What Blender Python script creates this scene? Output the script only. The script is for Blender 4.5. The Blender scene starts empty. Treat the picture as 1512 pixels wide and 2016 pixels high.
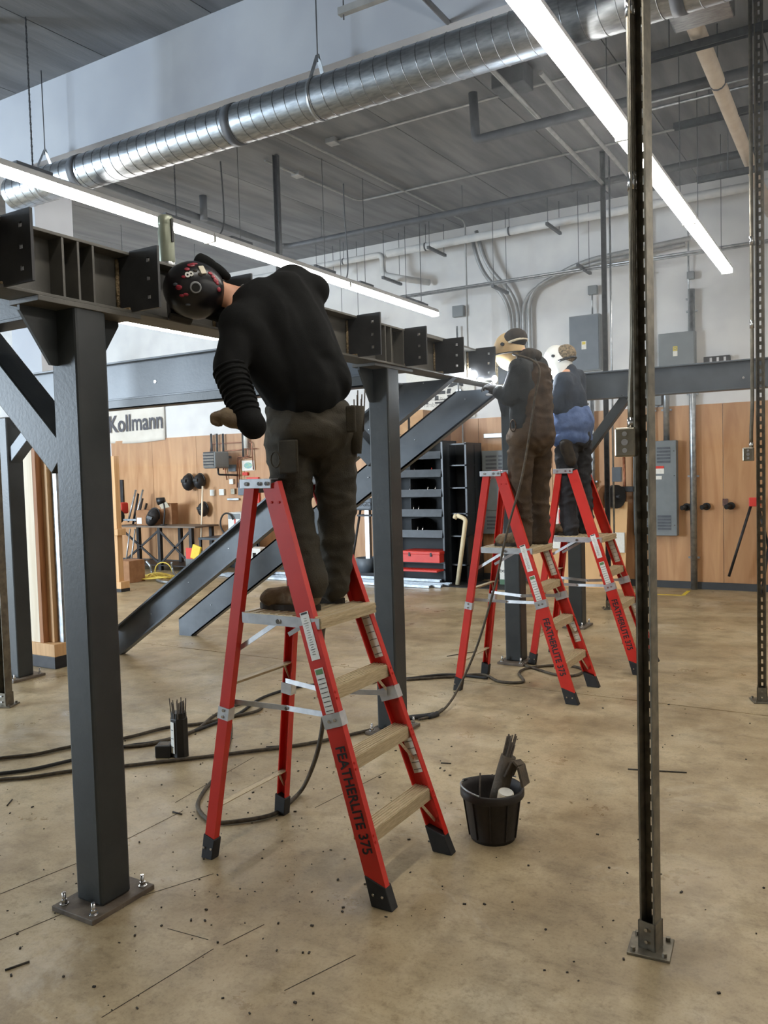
import bpy, bmesh, math, random
from mathutils import Vector, Matrix, noise
random.seed(7)
V = Vector
S = bpy.context.scene
COL = S.collection
PI = math.pi

# ------------------------------------------------------------------ camera
FPX, CAMH = 1610.0, 1.78
PITCH, ROLL, YAW = math.radians(-2.8), 0.028, math.radians(30.7)
_f = V((-math.sin(YAW) * math.cos(PITCH), math.cos(YAW) * math.cos(PITCH), math.sin(PITCH)))
_r = V((math.cos(YAW), math.sin(YAW), 0.0))
_u = _r.cross(_f)
CR = _r * math.cos(ROLL) - _u * math.sin(ROLL)
CU = _u * math.cos(ROLL) + _r * math.sin(ROLL)
CP = V((0, 0, CAMH))
cam = bpy.data.cameras.new('camera')
cam.sensor_fit = 'VERTICAL'
cam.sensor_height = 36.0
cam.lens = FPX / 2016 * 36.0
cam.clip_start = 0.05
co = bpy.data.objects.new('camera', cam)
m = Matrix.Identity(4)
for i in range(3):
    m[i][0], m[i][1], m[i][2], m[i][3] = CR[i], CU[i], -_f[i], CP[i]
co.matrix_world = m
COL.objects.link(co)
S.camera = co

def at(px, py, X=None, Y=None, Z=None):
    """The point that the photograph shows at a pixel, on a plane of constant X, Y or Z."""
    d = CR * ((px - 756) / FPX) - CU * ((py - 1008) / FPX) + _f
    if X is not None: t = (X - CP.x) / d.x
    elif Y is not None: t = (Y - CP.y) / d.y
    else: t = (Z - CP.z) / d.z
    return CP + d * t

# ------------------------------------------------------------------ world, daylight, exposure
S.view_settings.view_transform = 'Standard'
S.view_settings.look = 'None'
S.view_settings.gamma = 1.0
S.view_settings.use_curve_mapping = False
S.view_settings.exposure = 0.0
cy = S.cycles
cy.max_bounces = 6; cy.diffuse_bounces = 4; cy.glossy_bounces = 3; cy.transmission_bounces = 2; cy.volume_bounces = 0
cy.caustics_reflective = False; cy.caustics_refractive = False; cy.use_adaptive_sampling = True; cy.adaptive_threshold = 0.08
w = bpy.data.worlds.new('sky')
S.world = w
w.use_nodes = True
bg = w.node_tree.nodes['Background']
bg.inputs[0].default_value = (0.62, 0.78, 1.0, 1)
bg.inputs[1].default_value = 1.2
LAMP = 30.0                                   # radiance of the fluorescent tubes
dl = bpy.data.lights.new('window_daylight', 'AREA')
dl.shape = 'RECTANGLE'; dl.size = 4.6; dl.size_y = 3.0
dl.energy = 2600.0; dl.color = (0.72, 0.86, 1.0)
dlo = bpy.data.objects.new('window_daylight', dl)
dlo.location = (-15.0, -3.38, 2.85)
dlo.rotation_euler = (math.radians(90), 0, 0)
dlo.rotation_euler = V((0, 1, 0)).to_track_quat('-Z', 'Z').to_euler()
COL.objects.link(dlo)
CEIL = 5.6
WALLY = 12.2

# ------------------------------------------------------------------ materials
def C(r, g, b):
    f = lambda c: (c / 255 / 12.92) if c / 255 <= 0.04045 else ((c / 255 + 0.055) / 1.055) ** 2.4
    return (f(r), f(g), f(b), 1)

def mk(name):
    mt = bpy.data.materials.new(name)
    mt.use_nodes = True
    nt = mt.node_tree
    return mt, nt, nt.nodes['Principled BSDF']

MATS = {}
def pm(name, c1, c2=None, scale=8.0, rough=0.5, metal=0.0, bump=0.0, stretch=(1, 1, 1), bscale=None, spec=None, detail=4.0, rnd=0.0, cont=(0.35, 0.65)):
    """Plain procedural material: two colours mixed by noise, some bump."""
    mt, nt, p = mk(name)
    N, L = nt.nodes, nt.links
    c2 = c2 or tuple(min(1, x * 1.18) for x in c1[:3]) + (1,)
    tc = N.new('ShaderNodeTexCoord'); mp = N.new('ShaderNodeMapping')
    mp.inputs['Scale'].default_value = stretch
    L.new(tc.outputs['Object'], mp.inputs['Vector'])
    if rnd:
        oi = N.new('ShaderNodeObjectInfo'); mu = N.new('ShaderNodeVectorMath'); mu.operation = 'SCALE'
        cb = N.new('ShaderNodeCombineXYZ')
        for k in range(3): L.new(oi.outputs['Random'], cb.inputs[k])
        L.new(cb.outputs[0], mu.inputs[0]); mu.inputs['Scale'].default_value = 40.0
        L.new(mu.outputs[0], mp.inputs['Location'])
    nz = N.new('ShaderNodeTexNoise'); nz.inputs['Scale'].default_value = scale; nz.inputs['Detail'].default_value = detail
    L.new(mp.outputs[0], nz.inputs['Vector'])
    cr = N.new('ShaderNodeValToRGB')
    cr.color_ramp.elements[0].color = c1; cr.color_ramp.elements[1].color = c2
    cr.color_ramp.elements[0].position, cr.color_ramp.elements[1].position = cont
    L.new(nz.outputs['Fac'], cr.inputs['Fac'])
    last = cr.outputs[0]
    if rnd:
        hs = N.new('ShaderNodeHueSaturation'); mr = N.new('ShaderNodeMapRange')
        mr.inputs['To Min'].default_value = 1 - rnd; mr.inputs['To Max'].default_value = 1 + rnd
        L.new(oi.outputs['Random'], mr.inputs['Value']); L.new(mr.outputs[0], hs.inputs['Value'])
        L.new(last, hs.inputs['Color']); last = hs.outputs[0]
    L.new(last, p.inputs['Base Color'])
    p.inputs['Roughness'].default_value = rough
    p.inputs['Metallic'].default_value = metal
    if spec is not None: p.inputs['Specular IOR Level'].default_value = spec
    if bump:
        nb = N.new('ShaderNodeTexNoise'); nb.inputs['Scale'].default_value = bscale or scale * 4; nb.inputs['Detail'].default_value = 5
        L.new(mp.outputs[0], nb.inputs['Vector'])
        bn = N.new('ShaderNodeBump'); bn.inputs['Strength'].default_value = bump; bn.inputs['Distance'].default_value = 0.02
        L.new(nb.outputs['Fac'], bn.inputs['Height']); L.new(bn.outputs[0], p.inputs['Normal'])
    MATS[name] = mt
    return mt

def em(name, col, s):
    mt, nt, p = mk(name)
    p.inputs['Base Color'].default_value = col
    p.inputs['Emission Color'].default_value = col
    p.inputs['Emission Strength'].default_value = s
    MATS[name] = mt
    return mt

pm('white_paint', C(214, 214, 214), C(226, 226, 224), 3, 0.75, bump=0.04, bscale=90)
pm('beam_paint', C(176, 181, 190), C(188, 193, 200), 2, 0.7)
pm('steel_paint', C(43, 46, 46), C(53, 56, 55), 6, 0.42, bump=0.04, bscale=60)
pm('beam_steel', C(82, 80, 74), C(98, 95, 88), 7, 0.45, bump=0.05, bscale=60)
pm('tab_steel', C(42, 42, 43), C(54, 54, 54), 9, 0.4, bump=0.04, bscale=50)
pm('blue_steel', C(74, 81, 88), C(86, 93, 100), 5, 0.4, bump=0.03, bscale=50)
pm('rusty_plate', C(84, 74, 64), C(110, 98, 84), 12, 0.6, bump=0.15)
pm('weld_bead', C(120, 100, 70), C(170, 150, 115), 60, 0.4, 0.5, bump=0.8, bscale=120)
pm('galv', C(150, 155, 160), C(182, 187, 190), 18, 0.38, 0.9, bump=0.03)
pm('duct_metal', C(150, 156, 162), C(180, 186, 191), 14, 0.36, 1.0, bump=0.05, stretch=(1, 4, 4))
pm('duct_shell', C(122, 126, 130), C(150, 154, 157), 14, 0.28, 1.0, bump=0.02, stretch=(1, 4, 4))
pm('strut_metal', C(104, 98, 86), C(132, 125, 110), 20, 0.45, 0.7)
pm('strut_dark', C(70, 72, 74), C(88, 90, 92), 20, 0.5, 0.5)
pm('chrome', C(190, 190, 190), C(215, 215, 215), 20, 0.18, 1.0)
pm('alu', C(188, 190, 192), C(206, 207, 208), 25, 0.35, 0.75)
pm('step_alu', C(176, 158, 124), C(200, 182, 148), 30, 0.45, 0.25, bump=0.1, stretch=(6, .6, 6))
pm('red_fibre', C(188, 36, 24), C(198, 43, 29), 5, 0.38, bump=0.03, bscale=200)
pm('rubber', C(24, 24, 24), C(34, 33, 32), 20, 0.65)
pm('black_plastic', C(20, 19, 18), C(30, 28, 26), 15, 0.45)
pm('dark_glove', C(36, 33, 30), C(50, 46, 41), 20, .85, bump=.25)
pm('bucket_black', C(30, 25, 22), C(40, 33, 29), 10, 0.6, bump=0.1)
pm('cable', C(58, 50, 40), C(84, 74, 58), 30, 0.75, bump=0.1)
pm('cable_black', C(26, 25, 24), C(36, 34, 32), 30, 0.6)
pm('dark_pipe', C(74, 78, 84), C(88, 92, 98), 10, 0.55)
pm('pipe_grey', C(150, 152, 152), C(170, 172, 172), 10, 0.5, 0.3)
pm('insulation', C(196, 198, 198), C(212, 212, 210), 8, 0.8)
pm('beige_pipe', C(196, 180, 160), C(208, 194, 174), 8, 0.6)
pm('copper', C(142, 92, 66), C(166, 112, 84), 20, 0.4, 0.7)
pm('grey_panel', C(112, 118, 120), C(120, 126, 128), 6, 0.5)
pm('label_white', C(222, 220, 210), C(232, 230, 222), 40, 0.6)
pm('label_cream', C(206, 196, 172), C(216, 206, 184), 40, 0.6)
pm('label_black', C(18, 18, 18), C(24, 24, 24), 40, 0.6)
pm('label_red', C(200, 52, 40), C(206, 60, 46), 40, 0.6)
pm('label_green', C(90, 130, 80), C(100, 140, 90), 40, 0.6)
pm('label_yellow', C(220, 196, 60), C(226, 204, 70), 40, 0.6)
pm('ink', C(20, 18, 18), C(22, 20, 20), 40, 0.6)
pm('grey_ink', C(150, 148, 138), C(156, 154, 144), 40, 0.6)
pm('paint_ink', C(58, 58, 66), C(74, 74, 82), 30, 0.7)
pm('canvas', C(210, 204, 192), C(222, 217, 206), 4, 0.85, bump=0.1)
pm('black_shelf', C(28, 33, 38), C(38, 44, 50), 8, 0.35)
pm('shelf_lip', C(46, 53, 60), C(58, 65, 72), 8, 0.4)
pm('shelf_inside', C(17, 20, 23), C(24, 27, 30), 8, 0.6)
pm('red_box', C(206, 58, 48), C(216, 66, 54), 6, 0.45)
pm('green_box', C(62, 96, 66), C(70, 104, 72), 6, 0.5)
pm('cardboard', C(176, 138, 98), C(190, 152, 110), 10, 0.85)
pm('dark_card', C(140, 100, 68), C(156, 114, 80), 10, 0.85)
pm('pale_wood', C(222, 204, 176), C(236, 222, 198), 3, 0.65, stretch=(8, 8, .4))
pm('brown_wood', C(150, 98, 58), C(172, 118, 74), 4, 0.65, stretch=(8, 8, .4))
pm('light_wood', C(196, 152, 104), C(212, 170, 122), 4, 0.65, stretch=(8, 8, .4))
pm('board_ply', C(204, 160, 108), C(216, 174, 122), 3, 0.7, stretch=(1, 1, .3))
pm('dark_iron', C(40, 40, 42), C(54, 53, 54), 10, 0.5, 0.4)
pm('bench_top', C(96, 84, 74), C(120, 106, 92), 6, 0.6)
pm('pvc', C(222, 206, 168), C(230, 216, 182), 10, 0.5)
pm('yellow', C(222, 190, 54), C(230, 200, 70), 20, 0.6)
pm('yellow_cord', C(206, 178, 70), C(216, 190, 84), 20, 0.6)
pm('white_plastic', C(214, 214, 208), C(222, 222, 216), 10, 0.5)
pm('dark_wall', C(58, 60, 62), C(72, 74, 76), 2, 0.7)
pm('bluegrey', C(92, 100, 108), C(102, 110, 118), 6, 0.5)
pm('thermos_green', C(132, 136, 118), C(148, 152, 132), 10, 0.35, 0.3)
pm('rod_flux', C(64, 56, 48), C(88, 78, 66), 60, 0.8)
pm('glove', C(104, 88, 68), C(130, 112, 88), 14, 0.85, bump=0.3)
pm('leather_glove', C(66, 57, 46), C(86, 75, 60), 20, 0.85, bump=0.25)
pm('boot', C(92, 74, 50), C(122, 100, 70), 14, 0.85, bump=0.3)
pm('sole', C(46, 40, 33), C(62, 54, 44), 20, 0.9)
pm('black_shirt', C(17, 17, 16), C(24, 24, 23), 8, 0.95, bump=0.12, bscale=220, spec=.2)
pm('olive_pants', C(44, 39, 28), C(59, 52, 38), 9, 0.9, bump=0.2, bscale=160)
pm('grey_hoodie', C(36, 38, 38), C(48, 50, 49), 9, 0.92, bump=0.2, bscale=160)
pm('brown_duck', C(56, 43, 30), C(76, 59, 41), 9, 0.9, bump=0.2, bscale=160)
pm('jacket_shaded', C(30, 36, 46), C(42, 50, 62), 9, 0.9, bump=0.2)  # upper jacket, the arm's shadow put into its dark colour
pm('jacket_arc_lit', C(72, 92, 132), C(96, 116, 156), 12, 0.9, bump=0.2)  # same jacket lower down, the arc's blue light put into its colour
pm('dark_jeans', C(34, 34, 36), C(48, 48, 50), 10, 0.9, bump=0.2)
pm('skin', C(192, 138, 108), C(206, 152, 120), 12, 0.55)
pm('hood_black', C(22, 21, 22), C(34, 30, 31), 14, 0.3)
pm('hood_red', C(176, 56, 70), C(110, 36, 44), 60, 0.35)
pm('hood_tan', C(196, 164, 116), C(208, 178, 130), 10, 0.5)
pm('hood_white', C(226, 224, 214), C(234, 232, 224), 10, 0.4)
pm('dark_cloth', C(44, 38, 32), C(60, 52, 42), 20, 0.9)
pm('camo', C(74, 64, 50), C(150, 130, 100), 70, 0.9)
pm('glass_dark', C(12, 14, 16), C(16, 18, 20), 10, 0.05)
pm('debris_dark', C(40, 36, 30), C(64, 56, 46), 60, 0.8)
pm('poster_blue', C(120, 170, 190), C(170, 200, 150), 25, 0.6)
em('tube', (1, 0.96, 0.895, 1), LAMP)
em('arc', (0.85, 0.92, 1, 1), 120.0)
em('hot_metal', (1.0, 0.75, 0.5, 1), 14.0)
em('spark', (1.0, 0.9, 0.75, 1), 25.0)

# floor: stained tan concrete
def floor_mat():
    mt, nt, p = mk('concrete_floor'); N, L = nt.nodes, nt.links
    tc = N.new('ShaderNodeTexCoord')
    def nz(scale, detail, rough=0.6, dist=0.0, st=None):
        n = N.new('ShaderNodeTexNoise'); n.inputs['Scale'].default_value = scale; n.inputs['Detail'].default_value = detail
        n.inputs['Roughness'].default_value = rough; n.inputs['Distortion'].default_value = dist
        if st:
            mp = N.new('ShaderNodeMapping'); mp.inputs['Scale'].default_value = st; mp.inputs['Rotation'].default_value = (0, 0, .5); L.new(tc.outputs['Object'], mp.inputs['Vector']); L.new(mp.outputs[0], n.inputs['Vector'])
        else: L.new(tc.outputs['Object'], n.inputs['Vector'])
        return n
    def ramp(src, *st):
        r = N.new('ShaderNodeValToRGB'); e = r.color_ramp.elements
        while len(e) < len(st): e.new(0.5)
        for k, (q, c) in enumerate(st): e[k].position = q; e[k].color = c
        L.new(src, r.inputs['Fac']); return r
    def mix(a, b, f, mode='MULTIPLY'):
        m_ = N.new('ShaderNodeMix'); m_.data_type = 'RGBA'; m_.blend_type = mode
        if isinstance(f, float): m_.inputs['Factor'].default_value = f
        else: L.new(f, m_.inputs['Factor'])
        L.new(a, m_.inputs['A'])
        if isinstance(b, tuple): m_.inputs['B'].default_value = b
        else: L.new(b, m_.inputs['B'])
        return m_.outputs['Result']
    W1 = (1, 1, 1, 1)
    col = ramp(nz(1.5, 9, 0.66).outputs['Fac'], (0.32, C(150, 131, 99)), (0.47, C(172, 153, 119)), (0.56, C(184, 166, 132)), (0.72, C(200, 186, 156))).outputs[0]
    col = mix(col, ramp(nz(4.2, 9, 0.72, 0.3).outputs['Fac'], (0.36, (0.55, 0.52, 0.48, 1)), (0.52, W1)).outputs[0], 0.55)
    col = mix(col, ramp(nz(0.55, 6, 0.6).outputs['Fac'], (0.36, (0.70, 0.66, 0.62, 1)), (0.56, W1)).outputs[0], 0.8)
    col = mix(col, ramp(nz(16, 6, 0.75).outputs['Fac'], (0.34, (0.6, 0.56, 0.5, 1)), (0.47, W1)).outputs[0], 0.7)
    col = mix(col, ramp(nz(70, 4, 0.7).outputs['Fac'], (0.36, (0.74, 0.72, 0.68, 1)), (0.5, W1)).outputs[0], 0.6)
    col = mix(col, ramp(nz(1.4, 8, 0.7, 0.2, (1, 5, 1)).outputs['Fac'], (0.33, (0.62, 0.6, 0.56, 1)), (0.44, W1)).outputs[0], 0.55)
    pt = ramp(nz(0.9, 9, 0.72, 0.5).outputs['Fac'], (0.58, (0, 0, 0, 1)), (0.72, (.6, .6, .6, 1)))
    col = mix(col, C(206, 196, 176), pt.outputs[0], 'MIX')
    L.new(col, p.inputs['Base Color'])
    rg = ramp(nz(2.0, 7, .7).outputs['Fac'], (0.35, (0.26,) * 3 + (1,)), (0.65, (0.55,) * 3 + (1,)))
    L.new(rg.outputs[0], p.inputs['Roughness'])
    bn = N.new('ShaderNodeBump'); bn.inputs['Strength'].default_value = 0.06; bn.inputs['Distance'].default_value = 0.02
    L.new(nz(40, 6).outputs['Fac'], bn.inputs['Height']); L.new(bn.outputs[0], p.inputs['Normal'])
    MATS['floor'] = mt
floor_mat()

def plywood_mat():
    mt, nt, p = mk('plywood'); N, L = nt.nodes, nt.links
    tc = N.new('ShaderNodeTexCoord'); mp = N.new('ShaderNodeMapping'); mp.inputs['Scale'].default_value = (2.2, 1, 0.3)
    oi = N.new('ShaderNodeObjectInfo'); cb = N.new('ShaderNodeCombineXYZ')
    mu = N.new('ShaderNodeMath'); mu.operation = 'MULTIPLY'; mu.inputs[1].default_value = 60
    L.new(oi.outputs['Random'], mu.inputs[0])
    for k in range(3): L.new(mu.outputs[0], cb.inputs[k])
    L.new(cb.outputs[0], mp.inputs['Location']); L.new(tc.outputs['Object'], mp.inputs['Vector'])
    nz = N.new('ShaderNodeTexNoise'); nz.inputs['Scale'].default_value = 2.2; nz.inputs['Detail'].default_value = 7; nz.inputs['Distortion'].default_value = 1.6
    L.new(mp.outputs[0], nz.inputs['Vector'])
    cr = N.new('ShaderNodeValToRGB'); e = cr.color_ramp.elements
    e[0].position = 0.3; e[0].color = C(176, 128, 86); e[1].position = 0.72; e[1].color = C(202, 158, 114)
    L.new(nz.outputs['Fac'], cr.inputs['Fac'])
    hs = N.new('ShaderNodeHueSaturation'); mr = N.new('ShaderNodeMapRange'); mr.inputs['To Min'].default_value = 0.86; mr.inputs['To Max'].default_value = 1.08
    L.new(oi.outputs['Random'], mr.inputs['Value']); L.new(mr.outputs[0], hs.inputs['Value']); L.new(cr.outputs[0], hs.inputs['Color'])
    L.new(hs.outputs[0], p.inputs['Base Color']); p.inputs['Roughness'].default_value = 0.5
    MATS['plywood'] = mt
plywood_mat()
pm('plank_concrete', C(96, 99, 104), C(126, 129, 133), 2.0, 0.85, bump=0.12, bscale=18, stretch=(3.0, .4, 1), rnd=0.06, detail=6)

# ------------------------------------------------------------------ mesh helpers
class MB:
    def __init__(s): s.v = []; s.f = []; s.sm = []
    def add(s, vs, fs, smooth=False):
        o = len(s.v); s.v += [V(a) for a in vs]
        for f in fs: s.f.append([o + i for i in f]); s.sm.append(smooth)
        return s
    def box(s, lo, hi):
        x0, y0, z0 = lo; x1, y1, z1 = hi
        return s.add([(x0, y0, z0), (x1, y0, z0), (x1, y1, z0), (x0, y1, z0), (x0, y0, z1), (x1, y0, z1), (x1, y1, z1), (x0, y1, z1)],
                     [(0, 3, 2, 1), (4, 5, 6, 7), (0, 1, 5, 4), (1, 2, 6, 5), (2, 3, 7, 6), (3, 0, 4, 7)])
    def obox(s, c, sz, M=None):
        h = [a / 2 for a in sz]; M = M or Matrix.Identity(3); c = V(c); vs = []
        for z in (-1, 1):
            for (x, y) in ((-1, -1), (1, -1), (1, 1), (-1, 1)): vs.append(c + M @ V((x * h[0], y * h[1], z * h[2])))
        return s.add(vs, [(0, 3, 2, 1), (4, 5, 6, 7), (0, 1, 5, 4), (1, 2, 6, 5), (2, 3, 7, 6), (3, 0, 4, 7)])
    def bar(s, p0, p1, wd, th, up=(0, 0, 1)):
        """Rectangular bar from p0 to p1; wd along up x axis, th along up."""
        p0, p1 = V(p0), V(p1); a = (p1 - p0).normalized(); u = V(up)
        if abs(a.dot(u)) > 0.99: u = V((0, 1, 0))
        sd = u.cross(a).normalized(); uu = a.cross(sd).normalized(); vs = []
        for p in (p0, p1):
            for (i, j) in ((-1, -1), (1, -1), (1, 1), (-1, 1)): vs.append(p + sd * (i * wd / 2) + uu * (j * th / 2))
        return s.add(vs, [(3, 2, 1, 0), (4, 5, 6, 7), (0, 1, 5, 4), (1, 2, 6, 5), (2, 3, 7, 6), (3, 0, 4, 7)])
    def sweep(s, poly, p0, p1, ud, vd):
        """Closed polygon in (u,v) carried straight from p0 to p1."""
        n = len(poly); p0, p1, ud, vd = V(p0), V(p1), V(ud), V(vd)
        vs = [p0 + ud * a + vd * b for a, b in poly] + [p1 + ud * a + vd * b for a, b in poly]
        fs = [[i, (i + 1) % n, n + (i + 1) % n, n + i] for i in range(n)]
        return s.add(vs, fs + [list(range(n))[::-1], list(range(n, 2 * n))])
    def cyl(s, p0, p1, r0, r1=None, n=12, caps=True, smooth=True):
        r1 = r0 if r1 is None else r1
        p0, p1 = V(p0), V(p1); a = (p1 - p0).normalized(); t = V((0, 0, 1)) if abs(a.z) < 0.9 else V((1, 0, 0))
        x = t.cross(a).normalized(); y = a.cross(x)
        vs = []
        for p, r in ((p0, r0), (p1, r1)):
            for k in range(n):
                q = 2 * PI * k / n; vs.append(p + x * (r * math.cos(q)) + y * (r * math.sin(q)))
        s.add(vs, [[k, (k + 1) % n, n + (k + 1) % n, n + k] for k in range(n)], smooth)
        if caps:
            o = len(s.v) - 2 * n
            s.f.append([o + k for k in range(n)][::-1]); s.sm.append(False)
            s.f.append([o + n + k for k in range(n)]); s.sm.append(False)
        return s
    def tube(s, pts, r, n=8, rs=None):
        pts = [V(p) for p in pts]; m_ = len(pts); vs = []; x = None
        for i, p in enumerate(pts):
            a = (pts[min(i + 1, m_ - 1)] - pts[max(i - 1, 0)]).normalized()
            if x is None:
                t = V((0, 0, 1)) if abs(a.z) < 0.9 else V((1, 0, 0)); x = t.cross(a).normalized()
            else:
                x = (x - a * x.dot(a)).normalized()
            y = a.cross(x); rr = rs[i] if rs else r
            for k in range(n):
                q = 2 * PI * k / n; vs.append(p + x * (rr * math.cos(q)) + y * (rr * math.sin(q)))
        fs = [[i * n + k, i * n + (k + 1) % n, (i + 1) * n + (k + 1) % n, (i + 1) * n + k] for i in range(m_ - 1) for k in range(n)]
        s.add(vs, fs, True); o = len(s.v) - m_ * n
        s.f.append([o + k for k in range(n)][::-1]); s.sm.append(False)
        s.f.append([o + (m_ - 1) * n + k for k in range(n)]); s.sm.append(False)
        return s
    def lathe(s, prof, c, n=24, axis=None):
        """Profile (r,z) turned around the axis through c."""
        c = V(c); M = V((0, 0, 1)).rotation_difference(V(axis)).to_matrix() if axis else Matrix.Identity(3); vs = []
        for (r, z) in prof:
            for k in range(n):
                q = 2 * PI * k / n; vs.append(c + M @ V((r * math.cos(q), r * math.sin(q), z)))
        return s.add(vs, [[i * n + k, i * n + (k + 1) % n, (i + 1) * n + (k + 1) % n, (i + 1) * n + k] for i in range(len(prof) - 1) for k in range(n)], True)
    def ell(s, c, ax, M=None, n=14, mrings=9):
        c = V(c); M = M or Matrix.Identity(3); vs = []
        for i in range(mrings + 1):
            t = PI * i / mrings
            for k in range(n):
                q = 2 * PI * k / n
                vs.append(c + M @ V((ax[0] * math.sin(t) * math.cos(q), ax[1] * math.sin(t) * math.sin(q), ax[2] * math.cos(t))))
        return s.add(vs, [[i * n + k, (i + 1) * n + k, (i + 1) * n + (k + 1) % n, i * n + (k + 1) % n] for i in range(mrings) for k in range(n)], True)
    def build(s, name, mat, parent=None, bevel=0.0, origin=None, merge=False):
        me = bpy.data.meshes.new(name)
        if parent is None:
            lo = V([min(v[i] for v in s.v) for i in range(3)]); hi = V([max(v[i] for v in s.v) for i in range(3)])
            org = V(origin) if origin is not None else V(((lo.x + hi.x) / 2, (lo.y + hi.y) / 2, lo.z))
        else:
            org = wloc(parent)
        me.from_pydata([v - org for v in s.v], [], s.f)
        me.polygons.foreach_set('use_smooth', s.sm)
        if bevel or merge:
            b = bmesh.new(); b.from_mesh(me)
            if merge: bmesh.ops.remove_doubles(b, verts=b.verts, dist=1e-5)
            if bevel:
                bmesh.ops.bevel(b, geom=[e for e in b.edges if len(e.link_faces) == 2 and e.calc_face_angle(0) > 0.6], offset=bevel, segments=2, profile=0.5, affect='EDGES', clamp_overlap=True)
            b.to_mesh(me); b.free()
        me.materials.append(MATS[mat] if isinstance(mat, str) else mat)
        o = bpy.data.objects.new(name, me); COL.objects.link(o)
        if parent is None: o.location = org
        else: o.parent = parent
        return o

def wloc(o):
    p = V((0, 0, 0))
    while o is not None: p = p + o.location; o = o.parent
    return p

def tag(o, label=None, cat=None, group=None, kind=None):
    if label: o['label'] = label
    if cat: o['category'] = cat
    if group: o['group'] = group
    if kind: o['kind'] = kind
    return o

def thing(name, label, cat, loc=(0, 0, 0), group=None):
    o = bpy.data.objects.new(name, None); COL.objects.link(o); o.location = loc; o.empty_display_size = 0.1
    return tag(o, label, cat, group)

def struct(o): o['kind'] = 'structure'; return o

def copy_tree(o, parent=None):
    c = o.copy(); COL.objects.link(c); c.parent = parent
    for ch in list(o.children): copy_tree(ch, c)
    return c

def smooth_path(pts, n=8):
    """Catmull-Rom through the points."""
    pts = [V(p) for p in pts]; P = [pts[0]] + pts + [pts[-1]]; out = []
    for i in range(1, len(P) - 2):
        a, b, c, d = P[i - 1], P[i], P[i + 1], P[i + 2]
        for k in range(n):
            t = k / n
            out.append(0.5 * ((2 * b) + (c - a) * t + (2 * a - 5 * b + 4 * c - d) * t * t + (3 * b - a - 3 * c + d) * t ** 3))
    return out + [pts[-1]]

def round_path(pts, rad, n=5):
    """Straight runs with rounded corners (bent conduit)."""
    pts = [V(p) for p in pts]; out = [pts[0]]
    for i in range(1, len(pts) - 1):
        a, b, c = pts[i - 1], pts[i], pts[i + 1]; r = min(rad, (b - a).length * .45, (c - b).length * .45)
        p = b + (a - b).normalized() * r; q = b + (c - b).normalized() * r
        for k in range(n + 1):
            t = k / n; out.append(p * (1 - t) ** 2 + b * 2 * t * (1 - t) + q * t * t)
    return out + [pts[-1]]

def text(name, body, size, mat, parent, M, ext=0.0004, off=0.0, sx=1.0):
    """Flat lettering as a mesh; M maps text plane (x right, y up) into the world."""
    cu = bpy.data.curves.new(name, 'FONT'); cu.body = body; cu.size = size; cu.extrude = ext; cu.offset = off
    cu.align_x = 'CENTER'; cu.align_y = 'CENTER'; cu.resolution_u = 3
    t = bpy.data.objects.new(name, cu); COL.objects.link(t)
    bpy.context.view_layer.update()
    me = bpy.data.meshes.new_from_object(t.evaluated_get(bpy.context.evaluated_depsgraph_get()))
    bpy.data.objects.remove(t); bpy.data.curves.remove(cu)
    org = wloc(parent)
    for v in me.vertices:
        q = V((v.co.x * sx, v.co.y, v.co.z)); v.co = (M @ q) - org
    me.materials.clear(); me.materials.append(MATS[mat])
    o = bpy.data.objects.new(name, me); COL.objects.link(o); o.parent = parent
    return o

def frame(o, x, y):
    """4x4 with origin o, x right, y up, z = x cross y."""
    x, y = V(x).normalized(), V(y).normalized(); z = x.cross(y); M = Matrix.Identity(4)
    for i in range(3): M[i][0], M[i][1], M[i][2], M[i][3] = x[i], y[i], z[i], V(o)[i]
    return M
XR, YU = (1, 0, 0), (0, 0, 1)          # lettering on a face that looks towards -Y

# ------------------------------------------------------------------ the setting
X0, X1, Y0 = -20.0, 4.0, -3.5
def CZ(y): return 5.18 + 0.04 * y            # the roof rises slowly towards the back wall

fl = struct(MB().box((X0, Y0, -0.25), (X1, WALLY + .2, -0.06)).build('floor', 'floor', origin=(0, 0, 0)))
for (ya, yb) in ((Y0, 6.2), (6.216, WALLY + .2)):
    MB().box((X0, ya, -0.06), (X1, yb, 0.0)).build('concrete_slab', 'floor', fl)

cl = struct(MB().add([(X0, Y0, CZ(Y0) + .12), (X1, Y0, CZ(Y0) + .12), (X1, WALLY + .2, CZ(WALLY + .2) + .12), (X0, WALLY + .2, CZ(WALLY + .2) + .12),
                      (X0, Y0, CZ(Y0) + .3), (X1, Y0, CZ(Y0) + .3), (X1, WALLY + .2, CZ(WALLY + .2) + .3), (X0, WALLY + .2, CZ(WALLY + .2) + .3)],
                     [(0, 3, 2, 1), (4, 5, 6, 7), (0, 1, 5, 4), (1, 2, 6, 5), (2, 3, 7, 6), (3, 0, 4, 7)]).build('ceiling', 'plank_concrete', origin=(0, 0, 0)))
x = X0
while x < X1 - 0.1:
    a, b = x + 0.005, min(x + 1.2, X1) - 0.005
    pl = MB().add([(a, Y0, CZ(Y0)), (b, Y0, CZ(Y0)), (b, WALLY, CZ(WALLY)), (a, WALLY, CZ(WALLY)),
                   (a, Y0, CZ(Y0) + .12), (b, Y0, CZ(Y0) + .12), (b, WALLY, CZ(WALLY) + .12), (a, WALLY, CZ(WALLY) + .12)],
                  [(0, 3, 2, 1), (4, 5, 6, 7), (0, 1, 5, 4), (1, 2, 6, 5), (2, 3, 7, 6), (3, 0, 4, 7)]).build('ceiling_plank', 'plank_concrete', cl)
    x += 1.2

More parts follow.
